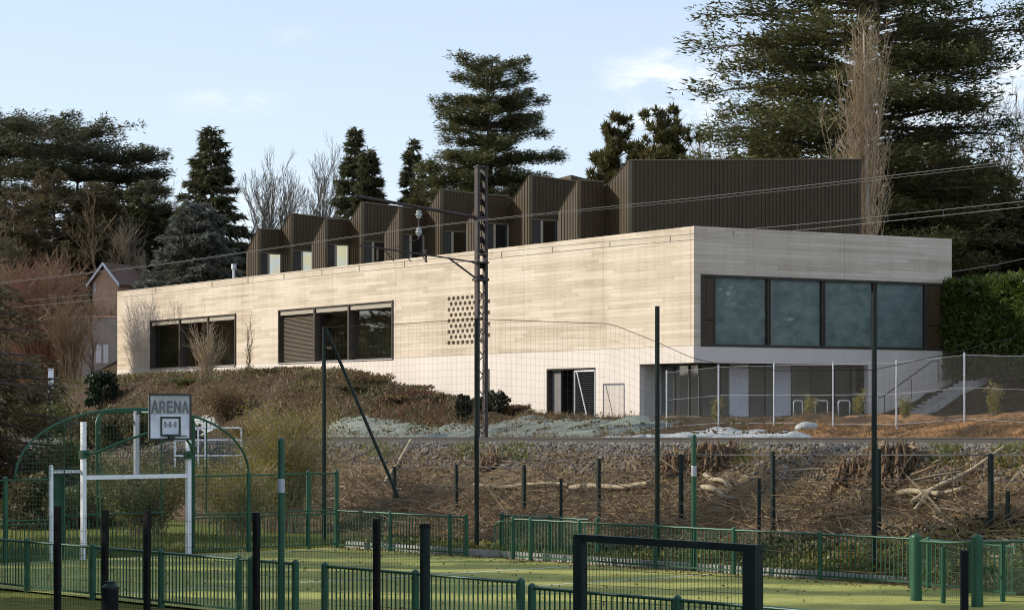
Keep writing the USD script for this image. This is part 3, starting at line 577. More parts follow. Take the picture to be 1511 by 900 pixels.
def grow(r, base, d0, L0, r0, depth, spread=.5, up=.25, kids=(2, 3), seg=3, shrink=.72, curve=.12, cap=6000):
    """branching skeleton: arrays of segments"""
    S = []; stack = [(np.array(base, float), np.array(d0, float), L0, r0, depth)]
    while stack and len(S) < cap:
        p, d, L, rad, k = stack.pop(0)
        pr = rad
        for i in range(seg):
            d = d + r.normal(0, curve, 3); d[2] += up * .25; d /= np.linalg.norm(d); q = p + d * L / seg; rn = rad * (1 - .38 * (i + 1) / seg)
            S.append((p, q, pr, rn)); p, pr = q, rn
            if k > 0 and i < seg - 1 and r.uniform() < .75:
                e = d + r.normal(0, spread * 1.15, 3); e /= np.linalg.norm(e); stack.append((q, e, L * shrink * r.uniform(.55, .95), rn * .6, k - 1))
        if k > 0:
            for _ in range(r.integers(kids[0], kids[1] + 1)):
                e = d + r.normal(0, spread, 3); e[2] += up; e /= np.linalg.norm(e); stack.append((p, e, L * shrink * r.uniform(.75, 1.15), rn * .78, k - 1))
    a = np.array([s[0] for s in S]); b = np.array([s[1] for s in S]); return a, b, np.array([s[2] for s in S]), np.array([s[3] for s in S])
def bare_tree(name, label, base, Ht, seed, m='grey_twig', trunk='bark', group=None, depth=6, spread=.42, cap=5500, minr=.009, up=.3):
    r = rng_(seed); o = thing(name, label, 'tree', base, 0, group)
    a, b, ra, rb = grow(r, (0, 0, -.3), (r.normal(0, .04), r.normal(0, .04), 1), Ht * .34, Ht * .016, depth, spread, up, cap=cap)
    ra, rb = np.maximum(ra, minr), np.maximum(rb, minr)
    th = ra > Ht * .006
    part(o, 'trunk', MB().tubes(a[th], b[th], ra[th], rb[th], 5), trunk)
    part(o, 'crown', MB().tubes(a[~th], b[~th], ra[~th], rb[~th], 3), m)
    return o
def stem_bush(name, label, base, Ht, R, n, seed, m, cat='shrub', rad=.012, twigs=3, group=None, leaf=None, up=.8):
    r = rng_(seed); o = thing(name, label, cat, base, 0, group); A, B, RA = [], [], []
    tips = []
    for i in range(n):
        az, L = r.uniform(0, 2 * np.pi), Ht * r.uniform(.55, 1.05); sp = R * r.uniform(.1, 1) ** .7
        p = np.array([r.normal(0, R * .18), r.normal(0, R * .18), -.15]); k = 5; pts = [p]
        for j in range(1, k + 1):
            s = j / k; pts.append(np.array([math.cos(az) * sp * s ** 1.3, math.sin(az) * sp * s ** 1.3, L * s ** up]) + p * (1 - s) + r.normal(0, .035 * Ht, 3) * s)
        for j in range(k):
            A.append(pts[j]); B.append(pts[j + 1]); RA.append(rad * (1.25 - .8 * j / k))
            if j >= 1:
                for _ in range(twigs):
                    q0 = pts[j] + (pts[j + 1] - pts[j]) * r.uniform(); dd = (pts[j + 1] - pts[j]); dd = dd / np.linalg.norm(dd) + r.normal(0, .55, 3); dd[2] = abs(dd[2]) * .8 + .2
                    q1 = q0 + dd / np.linalg.norm(dd) * Ht * r.uniform(.07, .2); A.append(q0); B.append(q1); RA.append(rad * .5); tips.append(q1)
    A, B, RA = np.array(A), np.array(B), np.array(RA)
    part(o, 'stems', MB().tubes(A, B, RA, RA * .7, 3), m)
    if leaf:
        lm, per, ll, lw = leaf; T = np.array(tips); T = np.repeat(T, per, 0); nn = len(T); T = T + r.normal(0, .05 * Ht, (nn, 3))
        part(o, 'leaves', MB().leaves(T, r.normal(0, 1, (nn, 3)) + [0, 0, .2], ll * r.uniform(.6, 1.3, nn), lw * r.uniform(.7, 1.2, nn), r.normal(0, 1, (nn, 3))), lm)
    return o
def leaf_bush(name, label, base, dims, n, seed, m, leaf=(.16, .08), cat='shrub', clumps=24, group=None, boxy=False, wood='bark'):
    """leaves in clumps over an uneven volume, with stems inside"""
    r = rng_(seed); o = thing(name, label, cat, base, 0, group); dims = np.array(dims, float)
    if boxy: cc = r.uniform(-1, 1, (clumps, 3)) * dims * [1, 1, .5] + [0, 0, dims[2] * .5]
    else:
        v = r.normal(0, 1, (clumps, 3)); v /= np.linalg.norm(v, axis=1, keepdims=True); v[:, 2] = np.abs(v[:, 2]) * 1.0
        cc = v * dims * r.uniform(.45, .95, clumps)[:, None] + [0, 0, dims[2] * .08]
    cr = r.uniform(.16, .36, clumps) * (dims.min() * .9 if not boxy else dims[1] * .9)
    k = r.integers(0, clumps, n); v = r.normal(0, 1, (n, 3)); v /= np.linalg.norm(v, axis=1, keepdims=True)
    P = cc[k] + v * (cr[k] * r.uniform(.5, 1.08, n))[:, None]; P[:, 2] = np.maximum(P[:, 2], .02)
    D = v + r.normal(0, .7, (n, 3)) + [0, 0, .15]
    st = MB()
    for i in range(clumps): st.tubes([(cc[i][0] * .25, cc[i][1] * .25, -.2)], [cc[i]], .03, .012, 4)
    part(o, 'stems', st, wood)
    part(o, 'leaves', MB().leaves(P, D, leaf[0] * r.uniform(.6, 1.3, n), leaf[1] * r.uniform(.7, 1.2, n), v + r.normal(0, .5, (n, 3))), m)
    return o

# --- trees behind the school, right to left
def hbase(px, y): p = xy(px, y); return (p[0], p[1], gz(*p) - .2)
b = hbase(1262, 168); conifer('cedar_tree', 'huge layered cedar rising out of the picture behind the right end of the school', b, 36.5, 10.5, 11, 'needles_cedar', 'cedar', 165000, z0=.06, leaf=(.50, .15), tiers=17, prof=([0, .12, .3, .45, .55, .65, .75, .9, 1], [.95, 1.0, 1.0, 1.05, 1.02, .92, .78, .55, .25]))
b = hbase(1270, 152)
def poplar():
    r = rng_(5); o = thing('poplar_tree', 'tall narrow leafless poplar with upright pale twigs before the huge cedar', 'tree', (b[0], b[1], b[2]))
    top = zpy(22, b[1]) - b[2]; A, B, RA = [], [], []
    part(o, 'trunk', MB().path([(.55, 0, -.3), (.5, 0, top * .3), (.3, 0, top * .65), (.2, 0, top * .95)], [.26, .2, .12, .03], 7), 'pale_bark', True)
    for i in range(165):
        h = r.uniform(.08, .9) * top * (.9 if i % 3 else .75); az = r.uniform(0, 2 * np.pi); L = r.uniform(.12, .36) * top; sp = r.uniform(.3, 1.0) * np.interp(h / top, [0, .2, .5, 1], [.8, 1.9, 1.9, .5])
        off = r.normal(0, .18, 2) + [(-.9 if i % 4 == 0 and h < top * .55 else .25), 0]
        pts = [np.array([off[0] + math.cos(az) * sp * s ** .6, off[1] + math.sin(az) * sp * s ** .6, h + L * s]) + r.normal(0, .05, 3) for s in np.linspace(0, 1, 5)]
        pts[0][:2] = [off[0] * .6, 0]
        for j in range(4):
            if pts[j + 1][2] > top: break
            A.append(pts[j]); B.append(pts[j + 1]); RA.append(.030 * (1.2 - .2 * j))
            for _ in range(5):
                q0 = pts[j] + (pts[j + 1] - pts[j]) * r.uniform(); q1 = q0 + np.array([r.normal(0, .38), r.normal(0, .38), r.uniform(.4, 1.3)]); A.append(q0); B.append(q1); RA.append(.013)
    part(o, 'crown', MB().tubes(A, B, np.array(RA), np.array(RA) * .6, 3), 'tan_twig'); return o
poplar()
for i, (px, y, top, sd, w) in enumerate([(1478, 186, 128, 31, .5), (1530, 178, 150, 32, .5), (1420, 215, 170, 33, .5)]):
    bb = hbase(px, y); bare_tree('bare_tree', ['spreading leafless tree at the right picture edge beyond the huge cedar', 'leafless tree leaning in from beyond the right edge', 'leafless tree half hidden behind the huge cedar on its right side'][i], bb, (zpy(top, y) - bb[2]), sd, 'brown_twig', group=None, cap=6500, minr=.013)
for i, (px, y, top, R, sd, lab) in enumerate([(1440, 176, 250, 5.5, 41, 'dark olive conifer low beside the huge cedar above the hedge'), (1370, 190, 200, 6, 42, 'dusky conifer filling the gap right of the bare poplar'), (1505, 170, 300, 4.5, 43, 'dark conifer at the right edge above the clipped hedge'), (1130, 205, 205, 6.5, 44, 'olive conifer behind the big ribbed roof block, left of the poplar')]):
    bb = hbase(px, y); conifer('dark_conifer', lab, bb, zpy(top, y) - bb[2], R, sd, 'needles_olive' if i in (0, 3) else 'needles_brown', 'cedar', 24000, z0=.03, leaf=(.75, .25))
for i, (px, y, top, R, sd) in enumerate([(914, 205, 172, 2.6, 51), (982, 200, 162, 3.3, 52)]):
    bb = hbase(px, y); conifer('pine_tree', ['slim open pine behind the roof scoops, left of its bushier twin', 'bushy pine behind the left corner of the big ribbed roof block'][i], bb, zpy(top, y) - bb[2], R, sd, 'needles_olive', 'pine', 18000, z0=.35, leaf=(.5, .17))
bb = hbase(1050, 215); bare_tree('bare_tree', 'brown leafless tree between the bushy pine and the huge cedar', bb, zpy(168, 215) - bb[2], 55, 'brown_twig', cap=6000, minr=.013)
bb = hbase(726, 222); conifer('cedar_tree', 'broad free-standing cedar above the middle roof scoops', bb, zpy(92, 222) - bb[2], 6.7, 21, 'needles_cedar', 'cedar', 105000, z0=.2, leaf=(.38, .11), tiers=12, prof=([0, .2, .3, .45, .6, .72, .85, .93, 1], [.5, .95, 1.0, .88, .84, .74, .55, .66, .3]))
for i, (px, y, top, R, sd, k) in enumerate([(523, 232, 186, 3.4, 61, 0), (549, 226, 210, 3.1, 62, 1), (605, 236, 203, 2.9, 63, 2)]):
    bb = hbase(px, y); conifer('spruce_tree', ['tall dark spruce right of the leafless grove', 'dark spruce touching the right side of the taller one', 'small dark spruce standing left of the broad cedar'][k], bb, zpy(top, y) - bb[2], R, sd, 'needles_dark', 'spruce', 20000, z0=.05, leaf=(.6, .2))
bb = hbase(640, 228); conifer('dark_conifer', 'olive conifer at the left foot of the broad cedar', bb, zpy(232, 228) - bb[2], 3.2, 64, 'needles_olive', 'cedar', 9000, z0=.1, leaf=(.4, .13))
for i, (px, top, sd) in enumerate([(384, 236, 71), (402, 232, 72), (425, 228, 73), (452, 224, 74), (474, 222, 75), (492, 236, 76)]):
    y = 226 + (i * 37 % 17); bb = hbase(px, y); bare_tree('bare_tree', 'tall slender leafless tree in the grove above the left roof scoops', bb, zpy(top, y) - bb[2], sd, 'grey_twig', 'pale_bark', group='leafless grove above the left roof scoops', cap=5200, minr=.012, spread=.34, up=.36)
bb = hbase(314, 214); conifer('spruce_tree', 'large pointed dark spruce behind the rounded silvery one', bb, zpy(184, 214) - bb[2], 5.6, 65, 'needles_dark', 'spruce', 42000, z0=.02, leaf=(.62, .2))
bb = hbase(284, 196); conifer('silver_spruce', 'rounded silvery green spruce rising behind the left end of the school', bb, zpy(296, 196) - bb[2], 4.5, 66, 'needles_blue', 'spruce', 40000, z0=.0, leaf=(.46, .17), prof=([0, .25, .5, .7, .85, 1], [.9, 1.0, .92, .75, .5, .15]))
for i, (px, y, top, R, sd, mt, lab) in enumerate([
        (58, 226, 184, 5.0, 81, 'needles_dark', 'tall flat-topped cedar on the left hillside, its top at the left'),
        (112, 236, 196, 4.8, 82, 'needles_dark', 'flat-topped cedar right of the tallest one on the left hillside'),
        (4, 232, 186, 4.6, 83, 'needles_dark', 'dark cedar cut by the left picture edge on the skyline'),
        (196, 230, 232, 4.0, 84, 'needles_dark', 'dark cedar at the right end of the hillside group, left of the pointed spruce'),
        (150, 214, 275, 4.6, 85, 'needles_brown', 'brownish cedar in the middle of the left hillside group'),
        (80, 212, 258, 5.0, 86, 'needles_brown', 'brownish drooping cedar below the flat-topped ones on the left'),
        (216, 218, 268, 4.4, 87, 'needles_dark', 'low dark cedar just left of the pointed spruce'),
        (22, 206, 285, 4.6, 88, 'needles_brown', 'brownish conifer above the russet shrub near the left edge'),
        (118, 222, 300, 5.0, 601, 'needles_brown', 'low brownish conifer between the hillside cedars, above the pink house'),
        (176, 222, 312, 4.6, 602, 'needles_olive', 'low olive conifer on the hillside, left of the pointed spruce'),
        (52, 218, 305, 5.0, 603, 'needles_olive', 'low olive conifer on the hillside behind the russet shrub'),
        (232, 224, 318, 4.2, 604, 'needles_brown', 'low brownish conifer squeezed between cedar group and pointed spruce'),
        (-20, 216, 290, 5.0, 605, 'needles_dark', 'dark conifer cut by the left edge above the russet shrub')]):
    bb = hbase(px, y); conifer('cedar_tree', lab, bb, zpy(top, y) - bb[2], R, sd, mt, 'cedar', 26000 if i > 3 else 15000, z0=.1 if i > 3 else .58, leaf=(.46, .14), tiers=9 if i < 4 else 0, prof=([0, .3, .6, .8, .93, 1], [.5, .6, .7, 1.0, 1.05, .7]) if i < 4 else None)
for i, (px, y, top, sd) in enumerate([(236, 236, 232, 91), (258, 240, 240, 92), (128, 205, 300, 93), (215, 208, 310, 94), (350, 235, 262, 95)]):
    bb = hbase(px, y); bare_tree('bare_tree', ['pale leafless tree between the hillside cedars and the pointed spruce', 'thin leafless tree just left of the pointed spruce', 'leafless tree on the hillside above the pink house', 'leafless tree behind the dark roof of the pink house', 'leafless tree peeping out right of the pointed spruce'][i], bb, zpy(top, y) - bb[2], sd, 'grey_twig' if i != 2 else 'brown_twig', cap=5000, minr=.012)
for i in range(22):
    px = -170 - 150 * (i % 11); y = 198 + 24 * (i // 11) + 5 * (i % 3); bb = hbase(px, y)
    conifer('hillside_conifer', 'dark conifer further along the left hillside, outside the picture', bb, 13 + 3 * (i % 4), 5.5, 500 + i, 'needles_brown' if i % 2 else 'needles_dark', 'cedar', 4500, z0=.05, leaf=(1.2, .5), group='conifers along the left hillside')
# woodland that reads as one mass: bare thicket on the hill
def thicket():
    r = rng_(7); mb = MB()
    for _ in range(430):
        y = r.uniform(196, 262); px = r.uniform(-150, 1600)
        if 1020 > px > 560 and y < 215: y += 20
        p = hbase(px, y); Ht = r.uniform(1.8, 4.2) * (1.45 if px < 330 or px > 1350 else .75); n = 26
        A, B = [], []
        for _ in range(9):
            az = r.uniform(0, 6.28); a = np.array(p) + [r.normal(0, .5), r.normal(0, .5), 0]; c = a + [math.cos(az) * Ht * .22, math.sin(az) * Ht * .22, Ht * r.uniform(.45, .7)]
            A.append(a); B.append(c)
            for _ in range(7):
                e = a + (c - a) * r.uniform(.4, 1); A.append(e); B.append(e + np.array([r.normal(0, .2), r.normal(0, .2), r.uniform(.15, .5)]) * Ht)
        mb.tubes(A, B, .028, .016, 3)
    solo('hillside_thicket', mb, 'brown_twig', kind='stuff')
thicket()
def hedge():
    a, c = tq(-3, -21), None
    p0, p1 = put(1433, 127.0), put(1640, 118); d = p1 - p0; L = math.hypot(d[0], d[1]); zt = zpy(416, 125) - min(p0[2], p1[2])
    r = rng_(17); o = thing('clipped_hedge', 'tall clipped evergreen hedge with sunlit top right of the school', 'hedge', ((p0[0] + p1[0]) / 2, (p0[1] + p1[1]) / 2, min(p0[2], p1[2])), math.degrees(math.atan2(d[1], d[0])))
    n = 30000; face = r.integers(0, 3, n); x = r.uniform(-L / 2 - 1, L / 2 + 1, n); yy = np.where(face == 0, r.uniform(-1.6, 1.6, n), -1.6 + r.exponential(.25, n)); z = np.where(face == 0, zt - r.exponential(.16, n), r.uniform(.4, 1, n) ** .7 * zt)
    bumpy = (fbm(np.stack([x, yy, z], 1) * 1.1, 3, 4) - .5); yy = yy + bumpy * 1.1; z = np.clip(z + bumpy * 1.5 * (face == 0), 0.05, None)
    z = np.where(face == 2, r.uniform(.28, .98, n) * zt, z)
    P = np.stack([x, yy, z], 1); D = r.normal(0, .8, (n, 3)) + [0, -.5, .45]
    part(o, 'leaves', MB().leaves(P, D, .30 * r.uniform(.4, 1.5, n), .14 * r.uniform(.6, 1.3, n), r.normal(0, .6, (n, 3)) + [0, -.7, .6]), 'laurel')
    part(o, 'stems', MB().tubes(np.stack([np.linspace(-L / 2, L / 2, 24), r.normal(0, .4, 24), np.full(24, -.2)], 1), np.stack([np.linspace(-L / 2, L / 2, 24) + r.normal(0, .3, 24), r.normal(0, .4, 24), np.full(24, zt * .85)], 1), .07, .03, 5), 'bark')
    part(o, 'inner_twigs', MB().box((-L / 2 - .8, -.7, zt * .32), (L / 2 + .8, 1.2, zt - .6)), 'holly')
hedge()
for i in range(14):
    x, y = 62 + 9 * (i % 7) + 5 * (i // 7), 112 - 7 * (i % 7) + 16 * (i // 7)
    conifer('roadside_conifer', 'dark conifer right of the school, outside the picture', (x, y, gz(x, y) - .2), 17 + 2 * (i % 3), 5.2, 600 + i, 'needles_dark', 'spruce', 3500, z0=.02, leaf=(1.3, .55), group='conifers right of the school')

# ------------------------------------------------------------------ pink house at the left
def house():
    y = 205.0; zc = zpy(470, y); sc = y / F
    o = thing('pink_house', 'small pink rendered house with white bargeboards left of the school', 'house', (U(177) * y, y - 1, zc - 3), -24)
    w = 44 * sc; he = (470 - 412) * sc + 3; hr = (470 - 391) * sc + 3
    body = Polygon([(-w, 0), (0, 0), (0, he - .35), (-w / 2, hr - .1), (-w, he - .35)])
    m = extrude(body, 6.0); v = m.vertices; part(o, 'wall', MB().add(np.stack([v[:, 0], v[:, 2], v[:, 1]], 1), m.faces[:, ::-1]), 'pink_render')
    rf_ = MB(); 
    for s in (-1, 1):
        e = np.array([-w / 2 + s * (w / 2 + .35), he - .6]); k = np.array([-w / 2, hr + .05])
        rf_.add([[k[0], -.4, k[1]], [e[0], -.4, e[1]], [e[0], 6.3, e[1]], [k[0], 6.3, k[1]], [k[0], -.4, k[1] + .12], [e[0], -.4, e[1] + .12], [e[0], 6.3, e[1] + .12], [k[0], 6.3, k[1] + .12]], [[0, 1, 2], [0, 2, 3], [4, 6, 5], [4, 7, 6], [0, 4, 5], [0, 5, 1], [1, 5, 6], [1, 6, 2]])
    roof = part(o, 'roof', rf_, 'roof_tile')
    for s in (-1, 1):
        e = np.array([-w / 2 + s * (w / 2 + .38), he - .6]); k = np.array([-w / 2, hr + .05])
        part(roof, 'bargeboard', MB().add([[k[0], -.46, k[1] + .14], [e[0], -.46, e[1] + .14], [e[0], -.46, e[1] - .12], [k[0], -.46, k[1] - .12], [k[0], -.402, k[1] + .14], [e[0], -.402, e[1] + .14], [e[0], -.402, e[1] - .12], [k[0], -.402, k[1] - .12]], [[0, 1, 2], [0, 2, 3], [4, 6, 5], [4, 7, 6], [0, 4, 5], [0, 5, 1], [3, 2, 6], [3, 6, 7]]), 'white_paint')
    part(o, 'side_wing', MB().box((.0, 2.0, 0), (3.9, 7, he - 1.0)), 'pink_render')
    part(o, 'wing_roof', MB().add([[-.1, 1.6, he - 1.05], [4.2, 1.6, he - 1.05], [4.2, 4.6, hr - .7], [-.1, 4.6, hr - .7], [4.2, 7.4, he - 1.05], [-.1, 7.4, he - 1.05], [-.1, 1.6, he - .93], [4.2, 1.6, he - .93]], [[0, 1, 2], [0, 2, 3], [3, 2, 4], [3, 4, 5], [0, 7, 1], [0, 6, 7], [6, 2, 7], [6, 3, 2]]), 'roof_tile')
    part(o, 'gutter', MB().box((-.05, 1.45, he - 1.12), (4.2, 1.6, he - .98)), 'white_panel')
    part(o, 'shutter', MB().box((-w * .95, -.04, he - 1.2), (-w * .86, -.002, he - .3)), 'white_panel')
    y2 = 192.0; p = at(128, 556, y2)
    q = thing('garden_wall', 'rough grey-brown garden wall below the pink house', 'wall', (p[0], p[1], p[2] - 1.5), 8)
    h = (556 - 466) / F * y2 + 1.5; ww = 48 / F * y2
    part(q, 'wall', MB().box((-1.5, 0, 0), (ww, .4, h - .12)), 'stucco_grey'); part(q, 'coping', MB().box((-1.6, -.06, h - .117), (ww + .05, .46, h)), 'pink_render')
    part(q, 'pale_door', MB().box((ww - 1.9, -.03, 2.6), (ww - 1.45, -.001, 4.1)), 'white_panel')
    part(q, 'pale_door', MB().box((ww - 1.3, -.03, 2.6), (ww - .9, -.001, 4.1)), 'white_panel')
house()

# ------------------------------------------------------------------ track, mast, overhead line
TR = thing('railway_track', 'single railway track on grey ballast crossing in front of the school', 'railway track', (C[0], C[1], 0), ROT)
def rail(q):
    ts = np.linspace(-75, 40, 47); prof = [(-.07, -.17), (.07, -.17), (.07, -.15), (.015, -.13), (.015, -.045), (.036, -.035), (.036, 0), (-.036, 0), (-.036, -.035), (-.015, -.045), (-.015, -.13), (-.07, -.15)]
    k = len(prof); v = np.array([[t, q + a, rail_z(t) + b] for t in ts for a, b in prof]); f = []
    for i in range(len(ts) - 1):
        for j in range(k): f += [[i * k + j, i * k + (j + 1) % k, (i + 1) * k + (j + 1) % k], [i * k + j, (i + 1) * k + (j + 1) % k, (i + 1) * k + j]]
    return MB().add(v, f)
QR = 28.5
part(TR, 'rail', rail(QR - .72), 'rail_steel'); part(TR, 'rail', rail(QR + .72), 'rail_steel')
sl = MB()
for t in np.arange(-75, 40, .62): sl.box((t - .12, QR - 1.25, rail_z(t) - .30), (t + .12, QR + 1.25, rail_z(t) - .175))
part(TR, 'sleepers', sl, 'sleeper_wood', kind='stuff')
def stones(name, n, tr, qf, size, seed, m, zoff=.02):
    r = rng_(seed); t = r.uniform(*tr, n); q = qf(r, n); x, y = tq(t, q); z = ground(x, y) + zoff
    if m == 'stone':
        near = np.abs(np.abs(q - QR) - .72) < .2; z = np.where(near, z - .08, z)
    ic = trimesh.creation.icosahedron(); V, Fc = np.array(ic.vertices), np.array(ic.faces)
    s = size * r.uniform(.55, 1.3, n); sq = r.uniform(.6, 1.1, (n, 3)); R = r.normal(0, 1, (n, 3, 3)); Q = np.linalg.qr(R)[0]
    v = np.einsum('nij,nkj->nki', Q, V[None] * sq[:, None] * s[:, None, None]) + np.stack([x, y, z], 1)[:, None]
    f = Fc[None] + (np.arange(n) * len(V))[:, None, None]
    solo(name, MB().add(v.reshape(-1, 3), f.reshape(-1, 3)), m, kind='stuff')
stones('ballast_gravel', 26000, (-62, 14), lambda r, n: np.where(r.uniform(size=n) < .55, r.uniform(29.3, 32.2, n), r.uniform(25.2, 31.2, n)), .062, 3, 'stone')
def mast():
    p = put(709, 86.8); t, q = to_tq(p[0], p[1]); zt = zpy(248, p[1]); z0 = p[2] - .6
    o = thing('catenary_mast', 'rusty lattice railway mast carrying the overhead line before the pierced wall', 'mast', (p[0], p[1], 0), ROT)
    w, d = .17, .14
    for s in (-1, 1):
        part(o, 'channel_leg', MB().box((-d / 2 - .05, s * w - .045, z0), (d / 2, s * w + .045, zt)).box((-d / 2 - .09, s * w - .05, z0), (-d / 2 - .05, s * w + .05, zt)), 'rusty_steel')
    zz = np.arange(z0 + .5, zt - 4.2, .36)
    for i, z in enumerate(zz): part(o, 'lacing_bar', MB().tubes([(.085, -w * (1 if i % 2 else -1), z)], [(.085, w * (1 if i % 2 else -1), z + .36)], .022, .022, 4), 'rusty_steel')
    for z in np.arange(zt - 4.1, zt - .1, .46): part(o, 'batten_plate', MB().box((.08, -w, z), (.095, w, z + .24)), 'rusty_steel')
    part(o, 'cap', MB().box((-.17, -w - .07, zt), (.12, w + .07, zt + .06)), 'rusty_steel')
    # top tie arm towards the track, insulators, then the steady arm
    arm = QR - q + .6; za = zpy(322, p[1]); dz = .55
    part(o, 'tie_arm', MB().tubes([(-.05, 0, za), (.05, 0, za)], [(-.05, arm + .9, za + dz), (.05, arm + .9, za + dz)], .05, .05, 4), 'rusty_steel')
    part(o, 'collar', MB().box((-.2, -w - .1, za - .08), (.14, w + .12, za + .04)), 'rusty_steel')
    zi = za + dz * .72 - .1
    part(o, 'hanger', MB().tubes([(0, arm * .62, zi)], [(0, arm * .62, zi - 1.15)], .03, .03, 5), 'rusty_steel')
    for k in range(2):
        b = MB(); zc = zi - .28 - .62 * k
        b.lathe([(.02, .16), (.10, .12), (.10, .08), (.04, .05), (.12, .02), (.12, -.03), (.04, -.06), (.10, -.09), (.02, -.15)], 10, (0, arm * .62, zc)); part(o, 'insulator', b, 'insulator', True)
    zl = zpy(384, p[1])
    part(o, 'cantilever_tube', MB().tubes([(0, .1, zl - .1), (0, arm * .45, zl + .08)], [(0, arm * .45, zl + .08), (0, arm + .9, zl + .36)], .035, .03, 6), 'rusty_steel')
    part(o, 'strut', MB().tubes([(0, .1, zl - .72)], [(0, arm * .32, zl + .03)], .035, .035, 6), 'rusty_steel')
    part(o, 'hanging_rod', MB().tubes([(0, arm * .62, zi - 1.15)], [(0, arm * .86, zl + .3)], .012, .012, 4), 'rusty_steel')
    for k, a in enumerate((.62, .78, .95)): part(o, 'steady_arm', MB().tubes([(0, arm * a, zl + .2)], [(.35, arm * a - .55, zl - .12)], .02, .02, 5), 'rusty_steel')
    for k in (.55, 1.02): part(o, 'drop_bracket', MB().box((-.03, arm * k - .03, zl - .15), (.03, arm * k + .03, zl + .3)), 'rusty_steel')
    part(o, 'lower_clamp', MB().box((-.2, -w - .08, zl - .76), (.14, w + .1, zl - .66)).box((-.2, -w - .08, zl - .12), (.14, w + .1, zl - .06)), 'rusty_steel')
mast()
def wire(name, label, pts, r, m, q=QR, drop=None, group=None):
    tz = [lf(px, py, q) for px, py in pts]; P = np.array([[t, q, z] for t, z in tz]); P = P[np.argsort(P[:, 0])]
    e0, e1 = P[0] + (P[0] - P[1]) * 3, P[-1] + (P[-1] - P[-2]) * 1.5; P = np.vstack([e0, P, e1])
    tt = np.linspace(P[0, 0], P[-1, 0], 60); zz = np.interp(tt, P[:, 0], P[:, 2])
    k = np.ones(5) / 5; zz = np.convolve(np.pad(zz, 2, mode='edge'), k, 'valid'); zz[:2] = np.interp(tt[:2], P[:, 0], P[:, 2]); zz[-2:] = np.interp(tt[-2:], P[:, 0], P[:, 2])
    o = thing(name, label, 'wire', (C[0], C[1], 0), ROT, group)
    part(o, 'wire', MB().path(np.stack([tt, np.full(60, q), zz], 1), r, 5), m)
    return o, tt, zz
UP = [(0, 417), (222, 392), (340, 375), (560, 343), (700, 325), (760, 319), (930, 302), (1100, 284.5), (1275, 264), (1511, 236)]
wire('messenger_wire', 'topmost overhead railway wire crossing in front of the roof scoops', UP, .009, 'wire_grey')
wire('feeder_wire', 'thin overhead wire running just under the topmost one', [(a, b + (4 if a > 800 else 1.5)) for a, b in UP], .006, 'wire_grey', q=QR - .3)
LWV = [(44, 443), (173, 431), (360, 410), (560, 389), (716, 375), (830, 362), (1024, 345), (1150, 335), (1275, 322), (1511, 297)]
o1, t1_, z1_ = wire('auxiliary_wire', 'overhead railway wire with short hangers running along the parapet', LWV, .009, 'wire_grey')
o2, t2_, z2_ = wire('contact_wire', 'lowest overhead railway wire hung just below the one with hangers', [(a, b + 8.5) for a, b in LWV], .010, 'wire_grey')
for px in (230, 313, 366, 419, 475, 530, 597, 740, 815, 900, 989, 1082, 1176, 1310, 1392):
    t = t_at(px, QR); part(o1, 'hanger', MB().tubes([(t, QR, np.interp(t, t1_, z1_))], [(t, QR, np.interp(t, t2_, z2_))], .014, .014, 4), 'wire_grey')
cb = at(1380, 405, 150); cd = at(1560, 371, 150); solo('telephone_cable', MB().path([cb, (cb + cd) / 2 + [0, 0, -.12], cd], .022, 5), 'wire_light', 'pale cable slung in front of the trees above the hedge', 'cable')

# ------------------------------------------------------------------ fences behind the track
def chain_link():
    q = 20.0; k0 = t_at(1142, q); st = (t_at(1142, q) - t_at(1423, q)) / 3; tp = [k0 + st * i for i in range(2, -6, -1)]
    o = thing('chain_link_fence', 'grey chain-link fence on steel posts along the orange bank before the school entrance', 'fence', (C[0], C[1], 0), ROT)
    g0 = []
    for t in tp:
        x, y = tq(t, q); z = gz(x, y); g0.append(z); part(o, 'post', MB().lathe([(.001, z - .3), (.03, z - .3), (.03, z + 2.08), (.001, z + 2.1)], 8, (t, q, 0)), 'galvanised')
    tp_, g0 = np.array(tp), np.array(g0); od = np.argsort(tp_); tp_, g0 = tp_[od], g0[od]
    base = lambda t: np.interp(t, tp_, g0) - .02
    ms, s, h = MB(), .115, 2.0; A, B = [], []
    ts = np.arange(tp_[0] - h, tp_[-1], s)
    for sg in (1, -1):
        for t in ts:
            n0, n1 = (t, 0.0), (t + h, h)
            a, c = max(t, tp_[0]), min(t + h, tp_[-1])
            if c <= a: continue
            za, zc = a - t, c - t
            if sg < 0: za, zc = h - za, h - zc
            A.append((a, q - .03, base(a) + .03 + za)); B.append((c, q - .03, base(c) + .03 + zc))
    ms.tubes(A, B, .0028, .0028, 3); part(o, 'wire_mesh', ms, 'wire_grey', kind='stuff')
    for hh in (.1, 1.05, 2.03): part(o, 'line_wire', MB().path(np.array([(t, q - .02, base(t) + hh) for t in tp_]), .006, 4), 'galvanised')
    t = tp[-1] + .15; part(o, 'brace', MB().tubes([(t + 1.15, q + .05, base(t) - .1)], [(t, q, base(t) + 1.7)], .03, .03, 6), 'galvanised')
chain_link()
